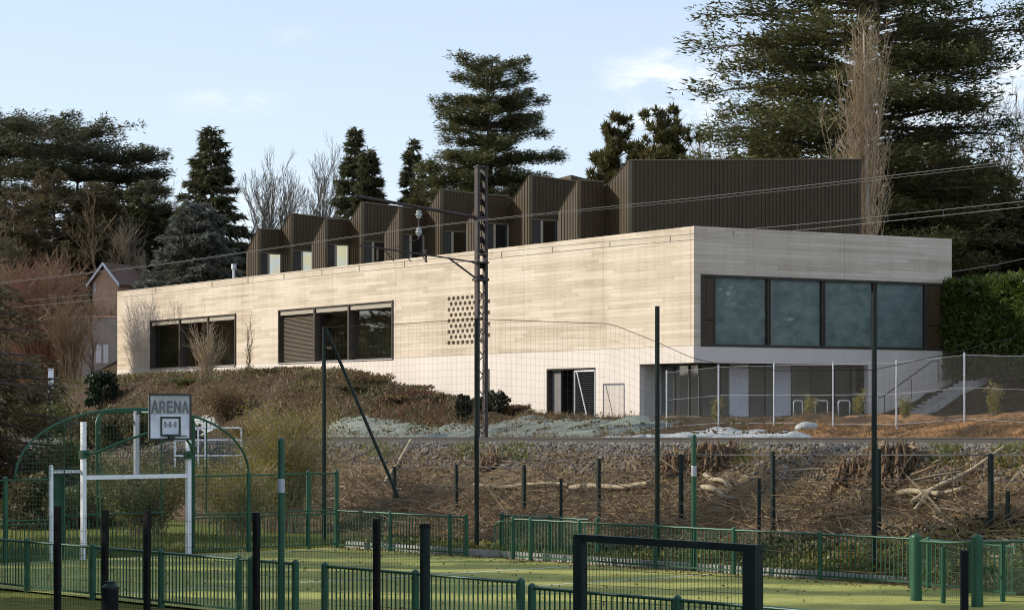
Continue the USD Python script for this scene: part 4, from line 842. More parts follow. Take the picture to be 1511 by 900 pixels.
def rail_fence():
    q = 34.0; t1 = t_at(1462, q); t0 = t_at(582, q); st = (t0 - t1) / 7
    o = thing('railway_fence', 'row of thin dark posts with one top wire on the brushwood bank', 'fence', (C[0], C[1], 0), ROT); P = []
    tops = [665, 663, 662, 666, 672, 682, 681, 684]
    for i in range(-1, 8):
        t = t1 + st * i; x, y = tq(t, q); z = gz(x, y); zt = zpy(tops[max(i, 0)] + 4, y)
        part(o, 'post', MB().box((t - .045, q - .045, z - .4), (t + .045, q + .045, zt)), 'dark_paint'); P.append((t, q, zt - .06 if i > 4 else zpy(671, y)))
    P = np.array(P); part(o, 'top_wire', MB().path(P, .014, 5), 'wire_grey')
    part(o, 'mid_wire', MB().path(P - [0, 0, .55], .007, 4), 'wire_grey')
rail_fence()
for i, (px, y, top, bot) in enumerate([(828, 61, 706, 790), (1120, 56.5, 705, 800), (1487, 51, 724, 800), (1297, 53.5, 662, 800), (574, 240, 0, 0)][:4]):
    p = put(px, y); zt = zpy(top, y)
    solo('fence_stake', MB().box(p - [.04, .04, .4], [p[0] + .04, p[1] + .04, zt]), 'dark_paint', ['short dark stake standing in the brushwood left of the light green tall post', 'short dark stake in brushwood right of the light green tall post', 'short dark stake near the right picture edge in the brushwood', 'slim dark stake beside the tall ball-net pole and the stump'][i], 'stake')
# ball-stop net
def ball_net():
    p0, p1 = xy(478, 66.9), xy(1290, 51.4); d = p1 - p0; L = np.linalg.norm(d); a = math.degrees(math.atan2(d[1], d[0])); dn = d / L
    o = thing('ball_stop_net', 'high sagging ball net on four tall dark green poles behind the pitch railing', 'net', (p0[0], p0[1], 0), a)
    tops = [483, 470, 452, 432]
    def at_s(s): return p0 + dn * s
    for i in range(4):
        s = L * i / 3; p = at_s(s); zt = zpy(tops[i], p[1]); z0 = gz(*p)
        part(o, 'pole', MB().lathe([(.001, z0 - .4), (.062, z0 - .4), (.055, zt), (.001, zt + .01)], 8, (s, 0, 0)), 'dark_paint', 40)
    q = at(537, 735, 66.5) ; v = q[:2] - p0; ls = v @ dn; lq = v @ np.array([-dn[1], dn[0]])
    part(o, 'brace', MB().tubes([(.1, 0, zpy(486, 66.9))], [(ls, lq + 1.2, q[2])], .045, .05, 7), 'dark_paint')
    line = [(478, 483), (580, 479), (700, 470.5), (905, 478), (968, 503), (1024, 528), (1080, 541), (1150, 547), (1290, 546), (1403, 522), (1500, 498)]
    S, Z = [], []
    for px, py in line:
        u = U(px); s = (u * p0[1] - p0[0]) / (dn[0] - u * dn[1]); S.append(s); Z.append(zpy(py, p0[1] + dn[1] * s))
    S, Z = np.array(S), np.array(Z); ss = np.linspace(S[0], S[-1], 70); zz = np.interp(ss, S, Z)
    part(o, 'top_cable', MB().path(np.stack([ss, np.full(70, -.06), zz], 1), .008, 5), 'black_paint')
    zb = 1.35; A, B = [], []
    for s in np.arange(0.05, S[-1], .185):
        zt = np.interp(s, S, Z); 
        if zt > zb: A.append((s, -.06 + .05 * math.sin(s), zb)); B.append((s + .05 * math.sin(s * 2.3), -.06, zt))
    hs = np.arange(.185, 5.2, .185)
    for h in hs:
        zz2 = zz - h; ok = zz2 > zb
        for i in range(69):
            if ok[i] and ok[i + 1]: A.append((ss[i], -.06, zz2[i])); B.append((ss[i + 1], -.06, zz2[i + 1]))
    part(o, 'net', MB().tubes(A, B, .0017, .0017, 3), 'dark_paint', kind='stuff')
ball_net()

# ------------------------------------------------------------------ pitch
def cpt(k, n=0.0): p = A2 + CD * k + BN * n; return p
PW = 14.0
def sheet(name, parent, pts, z, m, kind=None):
    p = np.array([[a[0], a[1], z] for a in pts]); return part(parent, name, MB().add(p, [[0, 1, 2], [0, 2, 3]]), m, kind=kind)
CT = thing('sports_pitch', kind='structure')
ps = [cpt(-.2, -.05), cpt(26, -.05), cpt(26, PW + .3), cpt(-.2, PW + .3)]
sheet('turf', CT, ps[::-1], .012, 'turf')
for k0, k1, n0, n1 in ((9.9, 10.0, .4, PW - .3), (.5, .58, .4, PW - .3), (14.0, 14.08, .4, 7.2)):
    sheet('white_line', CT, [cpt(k0, n0), cpt(k1, n0), cpt(k1, n1), cpt(k0, n1)][::-1], .017, 'line_paint')
r = rng_(99); n = 9000; kk = r.uniform(.1, 22, n); nn = r.uniform(0.05, PW, n); P = A2 + CD * kk[:, None] + BN * nn[:, None]
part(CT, 'pile', MB().tris(np.column_stack([P, np.full(n, .012)]), r.normal(0, .7, (n, 3)) * [1, 1, 0] + [0, 0, 1], .016 * r.uniform(.6, 1.4, n), .012, r.normal(0, 1, (n, 3))), 'grass_blade', kind='stuff')
kb = MB(); a_, b_ = cpt(-.3, -.55), cpt(21.5, -.55)
KB = thing('kerb', None, None, (a_[0], a_[1], 0), math.degrees(math.atan2(CD[1], CD[0])), kind='structure')
for i in range(21): part(KB, 'kerb_stone', MB().box((i * 1.04, 0, -.2), (i * 1.04 + 1.03, .2, .15)), 'kerb_concrete')

def railing(name, label, p0, p1, posts, zt=1.0, gap=.115, group=None, m='green_paint', pr=.055, prise=.07, picket=.011, zb=.10, cat='railing', skip=None, dome=True, z0=0.0):
    p0, p1 = np.asarray(p0, float), np.asarray(p1, float); d = p1 - p0; L = float(np.linalg.norm(d))
    o = thing(name, label, cat, (p0[0], p0[1], z0), math.degrees(math.atan2(d[1], d[0])), group)
    for s in posts:
        prof = [(.001, -.2), (pr, -.2), (pr, zt + prise - pr * .8), (pr * .8, zt + prise - pr * .3), (pr * .4, zt + prise), (.001, zt + prise + pr * .1)]
        part(o, 'post', MB().lathe(prof, 12, (s, 0, 0)), m, 50)
    part(o, 'top_rail', MB().path([(0, 0, zt), (L * .5, 0, zt), (L, 0, zt)], .026, 8), m, True)
    part(o, 'bottom_rail', MB().box((0, -.018, zb - .02), (L, .018, zb + .02)), m)
    n = int(L / gap)
    for i in range(1, n):
        s = L * i / n
        if min(abs(s - q) for q in posts) < pr + .03: continue
        part(o, 'picket', MB().box((s - picket, -.007, zb + .02), (s + picket, .007, zt - .015)), m)
    return o
def k_far(px, n=0.0):
    p = A2 + BN * n; u = U(px); return (u * p[1] - p[0]) / (CD[0] - u * CD[1])
ka, kb_ = 0.0, k_far(688)
railing('pitch_railing', 'green picket railing along the far side of the pitch, left of the entrance gap', cpt(ka), cpt(kb_), [k_far(p) - ka for p in (495, 576, 664, 688)])
kc = k_far(757); kd = k_far(1345)
railing('pitch_railing', 'long green picket railing along the far side of the pitch, right of the entrance gap', cpt(kc), cpt(kd), [k_far(p) - kc for p in (757, 783, 855, 967, 1083, 1210, 1345)])
railing('pitch_railing', 'short green railing set back behind the entrance gap of the pitch', cpt(k_far(680), -1.3), cpt(k_far(812), -1.3), [.1, 1.9, 3.6])
def loop_leaf():
    p0, p1 = cpt(k_far(741) , .25), cpt(k_far(757)+.1, .1); d = p1 - p0; L = np.linalg.norm(d)
    o = thing('entrance_hoop', 'small green barred leaf with a rounded top corner at the entrance gap', 'gate', (p0[0], p0[1], 0), math.degrees(math.atan2(d[1], d[0])))
    pts = [(0, 0, .02), (0, 0, .75)] + [(.2 - .2 * math.cos(a), 0, .75 + .2 * math.sin(a)) for a in np.linspace(.2, 1.57, 6)] + [(L, 0, .95)]
    part(o, 'frame', MB().path(pts, .022, 6), 'green_paint', True)
    for s in np.linspace(.12, L - .08, 4): part(o, 'picket', MB().box((s - .01, -.007, .1), (s + .01, .007, .9)), 'green_paint')
loop_leaf()
# near side railing
NP, ND = np.array([-3.2, 40.8]), np.array([.65, -.76]); ND = ND / np.linalg.norm(ND)
def k_near(px): u = U(px); return (u * NP[1] - NP[0]) / (ND[0] - u * ND[1])
def npt(k): return NP + ND * k
k0, k1 = k_near(-60), k_near(437)
railing('pitch_railing', 'green picket railing along the near side of the pitch, left of the opening', npt(k0), npt(k1), [k_near(p) - k0 for p in (-58, 40, 137, 238, 352, 371, 436)], picket=.012, pr=.065)
k0, k1 = k_near(478), k_near(770)
railing('pitch_railing', 'green picket railing along the near side, between the opening and the dark mesh goal', npt(k0), npt(k1), [.03, k_near(613) - k0, k1 - k0 - .02], picket=.012, pr=.065)
k0, k1 = k_near(782), k_near(1330)
railing('pitch_railing', 'green picket railing passing behind the dark mesh goal at the lower edge', npt(k0), npt(k1), [.05, k_near(1000) - k0, k1 - k0 - .1], zt=.93, picket=.012, pr=.065)
for i, (px, y, top) in enumerate([(415, 41.6, 646), (1024, k_far(1024) * CD[1] + A2[1] + .2, 641)]):
    p = xy(px, y); zt = zpy(top, y); o = thing('tall_post', ['tall light green round post in the opening of the near railing', 'tall light green round post at the far railing, with white scuffs'][i], 'post', (p[0], p[1], 0))
    part(o, 'tube', MB().lathe([(.001, -.2), (.058, -.2), (.058, zt - .05), (.04, zt), (.001, zt + .01)], 12), 'green_paint', 50)
    part(o, 'sleeve', MB().lathe([(.06, zt - .95), (.063, zt - .94), (.063, zt - .72), (.06, zt - .71)], 12), 'grey_steel')
# end wall of the pitch, arch and basketball goal (local x runs along the end wall, local y out of the pitch)
EA = math.degrees(math.atan2(BN[1], BN[0]))
def k_end(px, n=0.0):
    p = A2 - CD * n; u = U(px); return (u * p[1] - p[0]) / (BN[0] - u * BN[1])
def end_wall():
    o = thing('goal_end_fence', 'green end fence of the pitch, pickets below and wire grid above, with a high arch', 'fence', (A2[0], A2[1], 0), EA)
    kp = [0, k_end(455), k_end(367), k_end(278) - .12]; kl = [k_end(80) + .15, k_end(8), 13.9]
    for k in kp[:3] + kl[1:]: part(o, 'post', MY().lathe([(.001, -.2), (.06, -.2), (.06, 2.05), (.03, 2.09), (.001, 2.1)], 10, (k, 0, 0)), 'green_paint', 50)
    pk = 0
    for a, b in ((0, kp[3]), (k_end(278), k_end(123)), (kl[0], kl[2])):
        yy = -1.05 if a == k_end(278) else 0.0
        for z in ((1.02, .93, .12) if yy == 0 else (1.05, .12)): part(o, 'rail', MY().path([(a, -yy * 0 + (0 if yy == 0 else 1.05), z), (b, (0 if yy == 0 else 1.05), z)], .022, 6), 'green_paint')
        yv = 0 if yy == 0 else 1.05
        for s in np.arange(a + .1, b - .05, .115): part(o, 'picket', MY().box((s - .011, yv - .007, .13), (s + .011, yv + .007, .93)), 'green_paint')
        if yy == 0: part(o, 'top_rail', MY().path([(a, 0, 2.0), (b, 0, 2.0)], .025, 6), 'green_paint')
        A, B = [], []
        for s in np.arange(a + .05, b, .1): A.append((s, yv, 1.04)); B.append((s, yv, 2.0))
        for z in np.arange(1.1, 2.0, .1): A.append((a, yv, z)); B.append((b, yv, z))
        part(o, 'wire_grid', MY().tubes(A, B, 0.0048, 0.0048, 3), 'green_paint', kind='stuff')
    # arch over the goal
    ka, kb2 = k_end(367), k_end(22); c, hw = (ka + kb2) / 2, (kb2 - ka) / 2; n = 33; an = np.linspace(0, np.pi, n)
    ex = lambda a: (c - hw * np.sign(np.cos(a)) * np.abs(np.cos(a)) ** .9, 2.0 + 1.72 * np.sin(a) ** .95)
    pts = np.array([[ex(a)[0], 0, ex(a)[1]] for a in an]); part(o, 'arch_tube', MY().path(pts, .03, 8), 'green_paint', True)
    A, B = [], []
    for s in np.arange(ka + .12, kb2, .1):
        zt = np.interp(s, pts[:, 0], pts[:, 2]); A.append((s, 0, 2.0)); B.append((s, 0, zt))
    for z in np.arange(2.1, 3.7, .1):
        x = [c - math.sqrt(max(0, 1 - ((z - 2) / 1.72) ** 2)) * hw, c + math.sqrt(max(0, 1 - ((z - 2) / 1.72) ** 2)) * hw]; A.append((x[0], 0, z)); B.append((x[1], 0, z))
    part(o, 'arch_grid', MY().tubes(A, B, 0.0048, 0.0048, 3), 'green_paint', kind='stuff')
    for s in (c - hw * .62, c - hw * .22, c + hw * .3, c + hw * .6): part(o, 'upright', MY().tubes([(s, .02, 1.0)], [(s, .02, np.interp(s, pts[:, 0], pts[:, 2]))], .018, .018, 6), 'green_paint')
    # thick bent frame behind the goal
    gl, gr_ = k_end(143, .5), k_end(285, .5); zt = 3.66
    fp = [(gl, .5, -.1), (gl, .5, zt - .35)] + [(gl - .35 + .35 * math.cos(a), .5, zt - .35 + .35 * math.sin(a)) for a in np.linspace(.2, 1.57, 6)] + [(gr_ + .35, .5, zt)] + [(gr_ + .35 - .35 * math.sin(a), .5, zt - .35 + .35 * math.cos(a)) for a in np.linspace(.2, 1.57, 6)] + [(gr_, .5, -.1)]
    part(o, 'bent_frame', MY().path(fp, .05, 8), 'green_paint', True)
end_wall()
def goal():
    o = thing('basketball_goal', 'white football goal frame with a basketball board and hoop above it', 'goal', (A2[0], A2[1], 0), EA)
    kr, kl = k_end(278), k_end(123)
    def hgt(px, py, k): return zpy(py, A2[1] + BN[1] * k)
    for k, py in ((kr, 650), (kl, 622)): part(o, 'post', MY().box((k - .055, -.055, -.1), (k + .055, .055, hgt(0, py, k))), 'white_paint')
    zc = hgt(0, 703, (kr + kl) / 2)
    part(o, 'crossbar', MY().box((kr + .055, -.045, zc - .05), (kl - .055, .045, zc + .05)), 'white_paint')
    kc_ = k_end(202); part(o, 'support_column', MY().box((kc_ - .06, -.02, zc + .05), (kc_ + .06, .06, 3.66)), 'grey_steel')
    fw = -1.46; kb2 = (kr + kl) / 2; w, z0, z1 = .61, zpy(648, 59.0), zpy(582, 59.0)
    for k, s, zz in ((kl, -1, 2.6), (kr, 1, 2.55)): part(o, 'arm', MY().path([(k, -.05, zz), (k + s * .12, -.35, zz + .03), (k + s * .5, -.8, zz + .28), (kb2 - s * .3, fw + .06, z0 + .25)], .032, 7), 'green_paint', True); part(o, 'arm_bracket', MY().box((k - .09, -.11, zz - .1), (k + .09, .09, zz + .1)), 'green_paint')
    part(o, 'top_stay', MY().path([(kc_, .1, 3.62), (kb2 - .1, -.6, 3.63), (kb2, fw + .05, 3.62)], .04, 7), 'green_paint', True)
    bd = part(o, 'backboard', MY().box((kb2 - w, fw, z0), (kb2 + w, fw + .035, z1)), 'board_white')
    def frame(k0, k1, a, b, t, name, y0=fw - .02):
        part(bd, name, MY().box((k0, y0, a), (k1, fw - .001, a + t)).box((k0, y0, b - t), (k1, fw - .001, b)).box((k0, y0, a + t), (k0 + t, fw - .001, b - t)).box((k1 - t, y0, a + t), (k1, fw - .001, b - t)), 'board_black')
    frame(kb2 - w - .02, kb2 + w + .02, z0 - .02, z1 + .02, .05, 'border')
    frame(kb2 - .31, kb2 + .28, z0 + .08, z0 + .56, .045, 'target_square')
    part(bd, 'stain', MY().box((kb2 - w + .04, fw - .004, z0 + .62), (kb2 + w - .05, fw - .001, z1 - .04)), 'board_stain')
    # lettering reads from the pitch: local x runs away to the left, so the text is turned about
    def text(s, cx, cz, h, wid, name, bold=False, y=fw - .012):
        m = meshkit.text_mesh(s, h, .008, bold); v = np.array(m.vertices); b0, b1 = v.min(0), v.max(0); v = v - (b0 + b1) / 2; v[:, 0] *= wid / (b1[0] - b0[0])
        part(bd, name, MY().add(np.stack([cx - v[:, 0], np.full(len(v), y) + v[:, 2], cz + v[:, 1]], 1), m.faces), 'letter_grey')
    text('A', kb2 + .44, z0 + .80, .29, .22, 'letter', True); text('R', kb2 + .22, z0 + .80, .27, .17, 'letter', True); text('\u0404', kb2 - .0, z0 + .80, .28, .20, 'letter', True) if False else text('E', kb2 - .0, z0 + .80, .28, .18, 'letter', True)
    text('N', kb2 - .22, z0 + .80, .28, .19, 'letter', True); text('A', kb2 - .45, z0 + .80, .28, .2, 'letter', True)
    text('S-K-S', kb2 - .01, z0 + .37, .13, .36, 'inscription', True)
    an = np.linspace(0, 2 * np.pi, 19); hoop = np.stack([kb2 - .02 + .225 * np.cos(an), fw - .30 + .225 * np.sin(an), np.full(19, 3.05)], 1)
    part(o, 'hoop', MY().path(hoop, .014, 6), 'green_paint', True)
    part(o, 'hoop_bracket', MY().box((kb2 - .09, fw - .09, 2.98), (kb2 + .07, fw - .021, 3.09)), 'board_black')
    # the white side post with its green panel
    k8 = k_end(77); z8 = hgt(0, 686, k8)
    p = thing('side_goal_panel', 'white post and green panel forming the side bay left of the white goal', 'goal', (A2[0], A2[1], 0), EA)
    part(p, 'post', MY().lathe([(.001, -.1), (.055, -.1), (.055, z8 - .02), (.03, z8), (.001, z8)], 10, (k8, 0.05, 0)), 'white_paint', 50)
    part(p, 'crossbar', MY().box((kl + .08, .02, z8 - .2), (k8 - .05, .08, z8 - .13)), 'white_paint')
    part(p, 'panel', MY().box((k8 - .42, .1, .15), (k8 - .03, .12, z8 - .22)), 'green_paint')
    A, B = [], []
    for s in np.arange(kl + .1, k8, .05): A.append((s, .09, .1)); B.append((s, .09, z8 - .05))
    for z in np.arange(.15, z8, .1): A.append((kl + .08, .09, z)); B.append((k8, .09, z))
    part(p, 'wire_grid', MY().tubes(A, B, .0035, .0035, 3), 'green_paint', kind='stuff')
goal()
# right-hand corner: thick posts, rails and grid panels
def corner():
    pts = [xy(1352, 46.0), xy(1442, 44.5), xy(1560, 48.5)]; zs = [zpy(788, 46.0), zpy(789, 44.5), zpy(786, 48.5)]
    for i in range(2):
        d = pts[i + 1] - pts[i]; L = float(np.linalg.norm(d)); o = thing('corner_barrier', ['barrier with a thick green post at its left, last before the right picture corner', 'barrier with a thick green post cut off by the right picture edge'][i], 'railing', (pts[i][0], pts[i][1], 0), math.degrees(math.atan2(d[1], d[0])))
        part(o, 'post', MB().lathe([(.001, -.2), (.112, -.2), (.112, zs[i] - .06), (.08, zs[i]), (.001, zs[i] + .02)], 16), 'green_paint', 50)
        part(o, 'top_rail', MB().path([(.1, 0, zs[i] - .13), (L * .5, 0, (zs[i] + zs[i + 1]) / 2 - .15), (L, 0, zs[i + 1] - .13)], .03, 8), 'green_paint', True)
        for k in (.16,) : part(o, 'upright', MB().lathe([(.001, -.2), (.05, -.2), (.05, zs[i] - .2), (.001, zs[i] - .19)], 10, (L * (.45 if i == 0 else .3), 0, 0)), 'green_paint', 50)
        A, B = [], []
        for s in np.arange(.15, L, .06): A.append((s, 0, .1)); B.append((s, 0, zs[i] - .15))
        for z in np.arange(.15, zs[i] - .15, .2): A.append((.1, 0, z)); B.append((L, 0, z))
        part(o, 'wire_grid', MB().tubes(A, B, .0035, .0035, 3), 'green_paint', kind='stuff')
    p0, p1 = cpt(kd), xy(1500, 46.6)
    railing('pitch_railing', 'green grid railing behind the two thick posts in the right corner', p0, p1, [.08, .6, 2.0], zt=1.0, gap=.14)
corner()
# ------------------------------------------------------------------ foreground in shade
def mesh_goal():
    p0, p1 = xy(856, 30.9), xy(1111, 29.2); d = p1 - p0; L = float(np.linalg.norm(d)); z0, z1 = zpy(788, 30.9), zpy(803, 29.2)
    o = thing('mesh_goal_frame', 'dark green mesh panel in a heavy square frame at the lower right', 'fence panel', (p0[0], p0[1], 0), math.degrees(math.atan2(d[1], d[0])))
    part(o, 'post', MB().box((-.065, -.065, -.1), (.065, .065, z0)), 'dark_paint'); part(o, 'post', MB().box((L - .09, -.09, -.1), (L + .09, .09, z1)), 'dark_paint')
    part(o, 'top_rail', MB().add([[.065, -.04, z0 - .09], [L - .09, -.04, z1 - .09], [L - .09, .04, z1 - .09], [.065, .04, z0 - .09], [.065, -.04, z0], [L - .09, -.04, z1], [L - .09, .04, z1], [.065, .04, z0]], [[0, 1, 2], [0, 2, 3], [4, 6, 5], [4, 7, 6], [0, 5, 1], [0, 4, 5], [3, 2, 6], [3, 6, 7]]), 'dark_paint')
    A, B = [], []
    for s in np.arange(.1, L - .1, .055): A.append((s, 0, .1)); B.append((s, 0, z0 - .09 + (z1 - z0) * s / L))
    for z in np.arange(.2, z0 - .1, .2): A.append((.05, 0, z)); B.append((L, 0, z))
    part(o, 'wire_grid', MB().tubes(A, B, .0035, .0035, 3), 'dark_paint', kind='stuff')
mesh_goal()
def black_fence():
    p0, p1 = xy(85, 39.0), xy(627, 35.4); d = p1 - p0; L = float(np.linalg.norm(d))
    o = thing('black_post_fence', 'fence of black square posts with fine wire grid in the foreground shade', 'fence', (p0[0], p0[1], 0), math.degrees(math.atan2(d[1], d[0])))
    dn = d / L
    for px, top in ((85, 746), (155, 752), (217, 752), (378, 756), (556, 765)):
        u = U(px); s = (u * p0[1] - p0[0]) / (dn[0] - u * dn[1]); y = p0[1] + dn[1] * s; zt = zpy(top, y); part(o, 'post', MB().box((s - .042, -.042, -.1), (s + .042, .042, zt)), 'black_paint')
    A, B = [], []
    for s in np.arange(-2.0, L, .052): A.append((s, 0.05, .05)); B.append((s, .05, 1.95))
    for z in np.arange(.1, 1.95, .2): A.append((-2.0, .05, z)); B.append((L, .05, z))
    part(o, 'wire_grid', MB().tubes(A, B, .0026, .0026, 3), 'dark_paint', kind='stuff')
black_fence()
p = xy(627, 36.0); o = thing('gate_post', 'thick dark green round post with a flat cap near the bottom centre', 'post', (p[0], p[1], 0)); zt = zpy(774, 36.0)
part(o, 'tube', MB().lathe([(.001, -.1), (.078, -.1), (.078, zt - .04)], 14), 'dark_paint', 40); part(o, 'cap', MB().lathe([(.001, zt - .045), (.088, zt - .045), (.088, zt), (.07, zt + .02), (.001, zt + .02)], 14), 'black_paint', 40)
p = xy(1423, 30.0); o = thing('black_post', 'black square post before the corner barrier at the lower right', 'post', (p[0], p[1], 0)); part(o, 'shaft', MB().box((-.045, -.045, -.1), (.045, .045, zpy(812, 30.0) - .03)), 'black_paint'); part(o, 'cap', MB().box((-.05, -.05, zpy(812, 30.0) - .029), (.05, .05, zpy(812, 30.0))), 'black_paint')
p = xy(163, 34.5); o = thing('litter_bin', 'small black capped bin at the lower left in front of the railing', 'bin', (p[0], p[1], 0)); zt = zpy(857, 34.5)
part(o, 'body', MB().lathe([(.001, 0), (.115, 0), (.12, zt - .12), (.001, zt - .11)], 14), 'black_paint', 40); part(o, 'lid', MB().lathe([(.125, zt - .115), (.125, zt - .08), (.09, zt - .05), (.07, zt - .03), (.07, zt), (.001, zt + .01)], 14), 'dark_paint', 40)

# ------------------------------------------------------------------ before the school: gate leaf, hoops, stair, sheets
def small_gate():
    t0, t1 = t_at(878, 1.2), t_at(848, 1.2); z0 = 3.42; z1 = zpy(547, C[1] + t0 * DL[1] + 1.2 * N[1])
    o = thing('site_gate', 'galvanised mesh gate leaf with a diagonal brace before the plinth doorway', 'gate', (C[0], C[1], 0), ROT)
    part(o, 'frame', MB().tubes([(t0, 1.2, z0), (t1, 1.2, z0), (t0, 1.2, z1)], [(t0, 1.2, z1), (t1, 1.2, z1), (t1, 1.2, z1)], .045, .045, 8), 'galvanised')
    part(o, 'brace', MB().tubes([(t1 - .2, 1.21, z1)], [(t0 + (t1 - t0) * .38, 1.21, z0)], .035, .035, 6), 'galvanised')
    A, B = [], []
    for s in np.arange(t0, t1, .11): A.append((s, 1.2, z0)); B.append((s, 1.2, z1))
    for z in np.arange(z0, z1, .11): A.append((t0, 1.2, z)); B.append((t1, 1.2, z))
    part(o, 'wire_mesh', MB().tubes(A, B, .007, .007, 3), 'wire_grey', kind='stuff')
small_gate()
for i, (a, b2) in enumerate([(1171, 1184), (1203, 1221), (1237, 1254), (1270, 1287)]):
    y = 111.0; p0, p1 = xy(a, y), xy(b2, y); z = gz(*p0); h = zpy(591, y); o = thing('bike_hoop', ['leftmost of the steel bicycle hoops before the school entrance', 'second steel bicycle hoop from the left before the entrance', 'third steel bicycle hoop from the left before the entrance', 'rightmost of the steel bicycle hoops before the school entrance'][i], 'bike rack', (p0[0], p0[1], z - .1), 0, 'bicycle hoops')
    L = p1[0] - p0[0]; hh = h - z + .1; pts = [(0, 0, 0), (0, 0, hh - .12)] + [(.12 - .12 * math.cos(a_), 0, hh - .12 + .12 * math.sin(a_)) for a_ in (.5, 1.0, 1.57)] + [(L - .12 + .12 * math.sin(a_), 0, hh - .12 + .12 * math.cos(a_)) for a_ in (.3, .8, 1.3)] + [(L, 0, hh - .14), (L, 0, 0)]
    part(o, 'tube', MB().path(pts, .03, 7), 'galvanised', True)
    for s in (0, L): part(o, 'base_plate', MB().lathe([(.001, .0), (.07, 0), (.07, .115), (.001, .12)], 8, (s, 0, 0)), 'galvanised')
def stair():
    o = thing('outdoor_stair', 'concrete stair with dark handrail climbing beside the right end of the school', 'stair', (C[0], C[1], 0), ROT)
    r0, n, tr, rs = 12.2, 13, .36, .155
    for i in range(n): part(o, 'step', MB().box((-2.7, -(r0 + tr * (i + 1)), 3.2), (-1.25, -(r0 + tr * i), 3.45 + rs * (i + 1))), 'kerb_concrete')
    part(o, 'stringer', MB().add([[-2.86, -r0, 3.3], [-2.86, -(r0 + tr * n), 3.3], [-2.86, -(r0 + tr * n), 3.6 + rs * n], [-2.86, -r0, 3.6], [-2.71, -r0, 3.3], [-2.71, -(r0 + tr * n), 3.3], [-2.71, -(r0 + tr * n), 3.6 + rs * n], [-2.71, -r0, 3.6]], [[0, 1, 2], [0, 2, 3], [4, 6, 5], [4, 7, 6], [3, 2, 6], [3, 6, 7], [0, 3, 7], [0, 7, 4], [1, 5, 6], [1, 6, 2]]), 'kerb_concrete')
    a, b = rf(1303, 585, -1)[0], rf(1386, 532, -1)[0]; za, zb = rf(1303, 585, -1)[1], rf(1382, 533, -1)[1]
    part(o, 'handrail', MB().path([(-1, -a + .3, za - .05), (-1, -a, za), (-1, -b + .5, zb), (-1, -b, zb + .02)], .028, 6), 'frame_dark')
    for k in (.03, .5, .98): 
        r = a + (b - a) * k; z = za + (zb - za) * k; part(o, 'baluster', MB().tubes([(-1, -r, z - 1.05)], [(-1, -r, z)], .022, .022, 6), 'frame_dark')
    part(o, 'landing_rail', MB().tubes([(-1, -b - .2, zb - .75)], [(-1, -b - 2.2, zb + .35)], .025, .025, 6), 'frame_dark')
stair()
def sheetcloth(label, a, b, q0, q1, seed, m, name='ground_sheet', lift=.15, fold=.16):
    r = rng_(seed); t0, t1 = t_at(b, (q0 + q1) / 2), t_at(a, (q0 + q1) / 2); nx, nq = 46, 16; v = []
    S, Q = np.meshgrid(np.linspace(0, 1, nx), np.linspace(0, 1, nq), indexing='ij')
    ed = fbm(np.stack([S * 6, Q * 0, S * 0 + seed], -1), 3, seed) - .5; ed2 = fbm(np.stack([Q * 4, S * 0, S * 0 + seed + 5], -1), 3, seed) - .5
    T = t0 + (t1 - t0) * S + ed2 * 1.2 * (1 - 2 * np.abs(S - .5)) * 0 + ed2 * 1.1; Qq = q0 + (q1 - q0) * Q + ed * 1.0 * (1 - Q)
    x, y = tq(T, Qq); t_, q_ = T, Qq
    k = fbm(np.stack([T * 1.4, Qq * .5, T * 0], -1), 4, seed + 2); edge = np.minimum(np.minimum(S, 1 - S) * 9, np.minimum(Q, 1 - Q) * 4).clip(0, 1)
    z = ground(x, y) + lift * edge + np.abs(k - .5) * fold * edge
    v = np.stack([x, y, z], -1).reshape(-1, 3); i, j = np.meshgrid(np.arange(nx - 1), np.arange(nq - 1), indexing='ij'); i, j = i.ravel(), j.ravel()
    f = np.stack([i * nq + j, (i + 1) * nq + j, (i + 1) * nq + j + 1, i * nq + j + 1], 1); f = np.vstack([f[:, [0, 1, 2]], f[:, [0, 2, 3]]])
    solo(name, MB().add(v, f), m, label, 'ground sheet', 'fabric sheets pegged on the track bank', smooth=True)
sheetcloth('wrinkled grey-green fabric sheet on the bank left of the railway mast', 470, 640, 21.8, 24.7, 1, 'geotextile')
sheetcloth('small grey fabric sheet on the bank touching the left of the railway mast', 625, 702, 21.4, 24.7, 2, 'geotextile')
sheetcloth('grey-green fabric sheet on the bank right of the railway mast', 716, 808, 19.4, 24.7, 3, 'geotextile')
sheetcloth('large smooth grey-green sheet on the bank below the plinth doorway', 798, 912, 18.6, 24.7, 4, 'geotextile')
sheetcloth('narrow pale sheet edge lying right of the large smooth sheet', 899, 948, 23.4, 24.7, 5, 'pale_sheet')
sheetcloth('crumpled pale plastic sheet below the recessed glass corner', 992, 1062, 21.2, 24.7, 6, 'pale_sheet', fold=.4)
sheetcloth('long pale crumpled sheet at the foot of the orange bank', 1075, 1160, 22.2, 24.8, 7, 'pale_sheet', fold=.3)
sheetcloth('pale sheet strip far left on the bank behind the goal', 140, 300, 22.2, 24.7, 8, 'pale_sheet', fold=.3)
def white_lump(px, y, s, lab, seed):
    p = put(px, y); ic = trimesh.creation.icosphere(2, 1.0); v = np.array(ic.vertices); v = v * (1 + .5 * (fbm(v * 1.6 + seed, 3, seed) - .5))[:, None] * np.array([s, s * .7, s * .45]) + p
    solo('pale_boulder', MB().add(v, ic.faces), 'pale_sheet', lab, 'boulder', smooth=True)
white_lump(1190, 77, .38, 'pale boulder on the orange bank under the chain-link fence', 3)
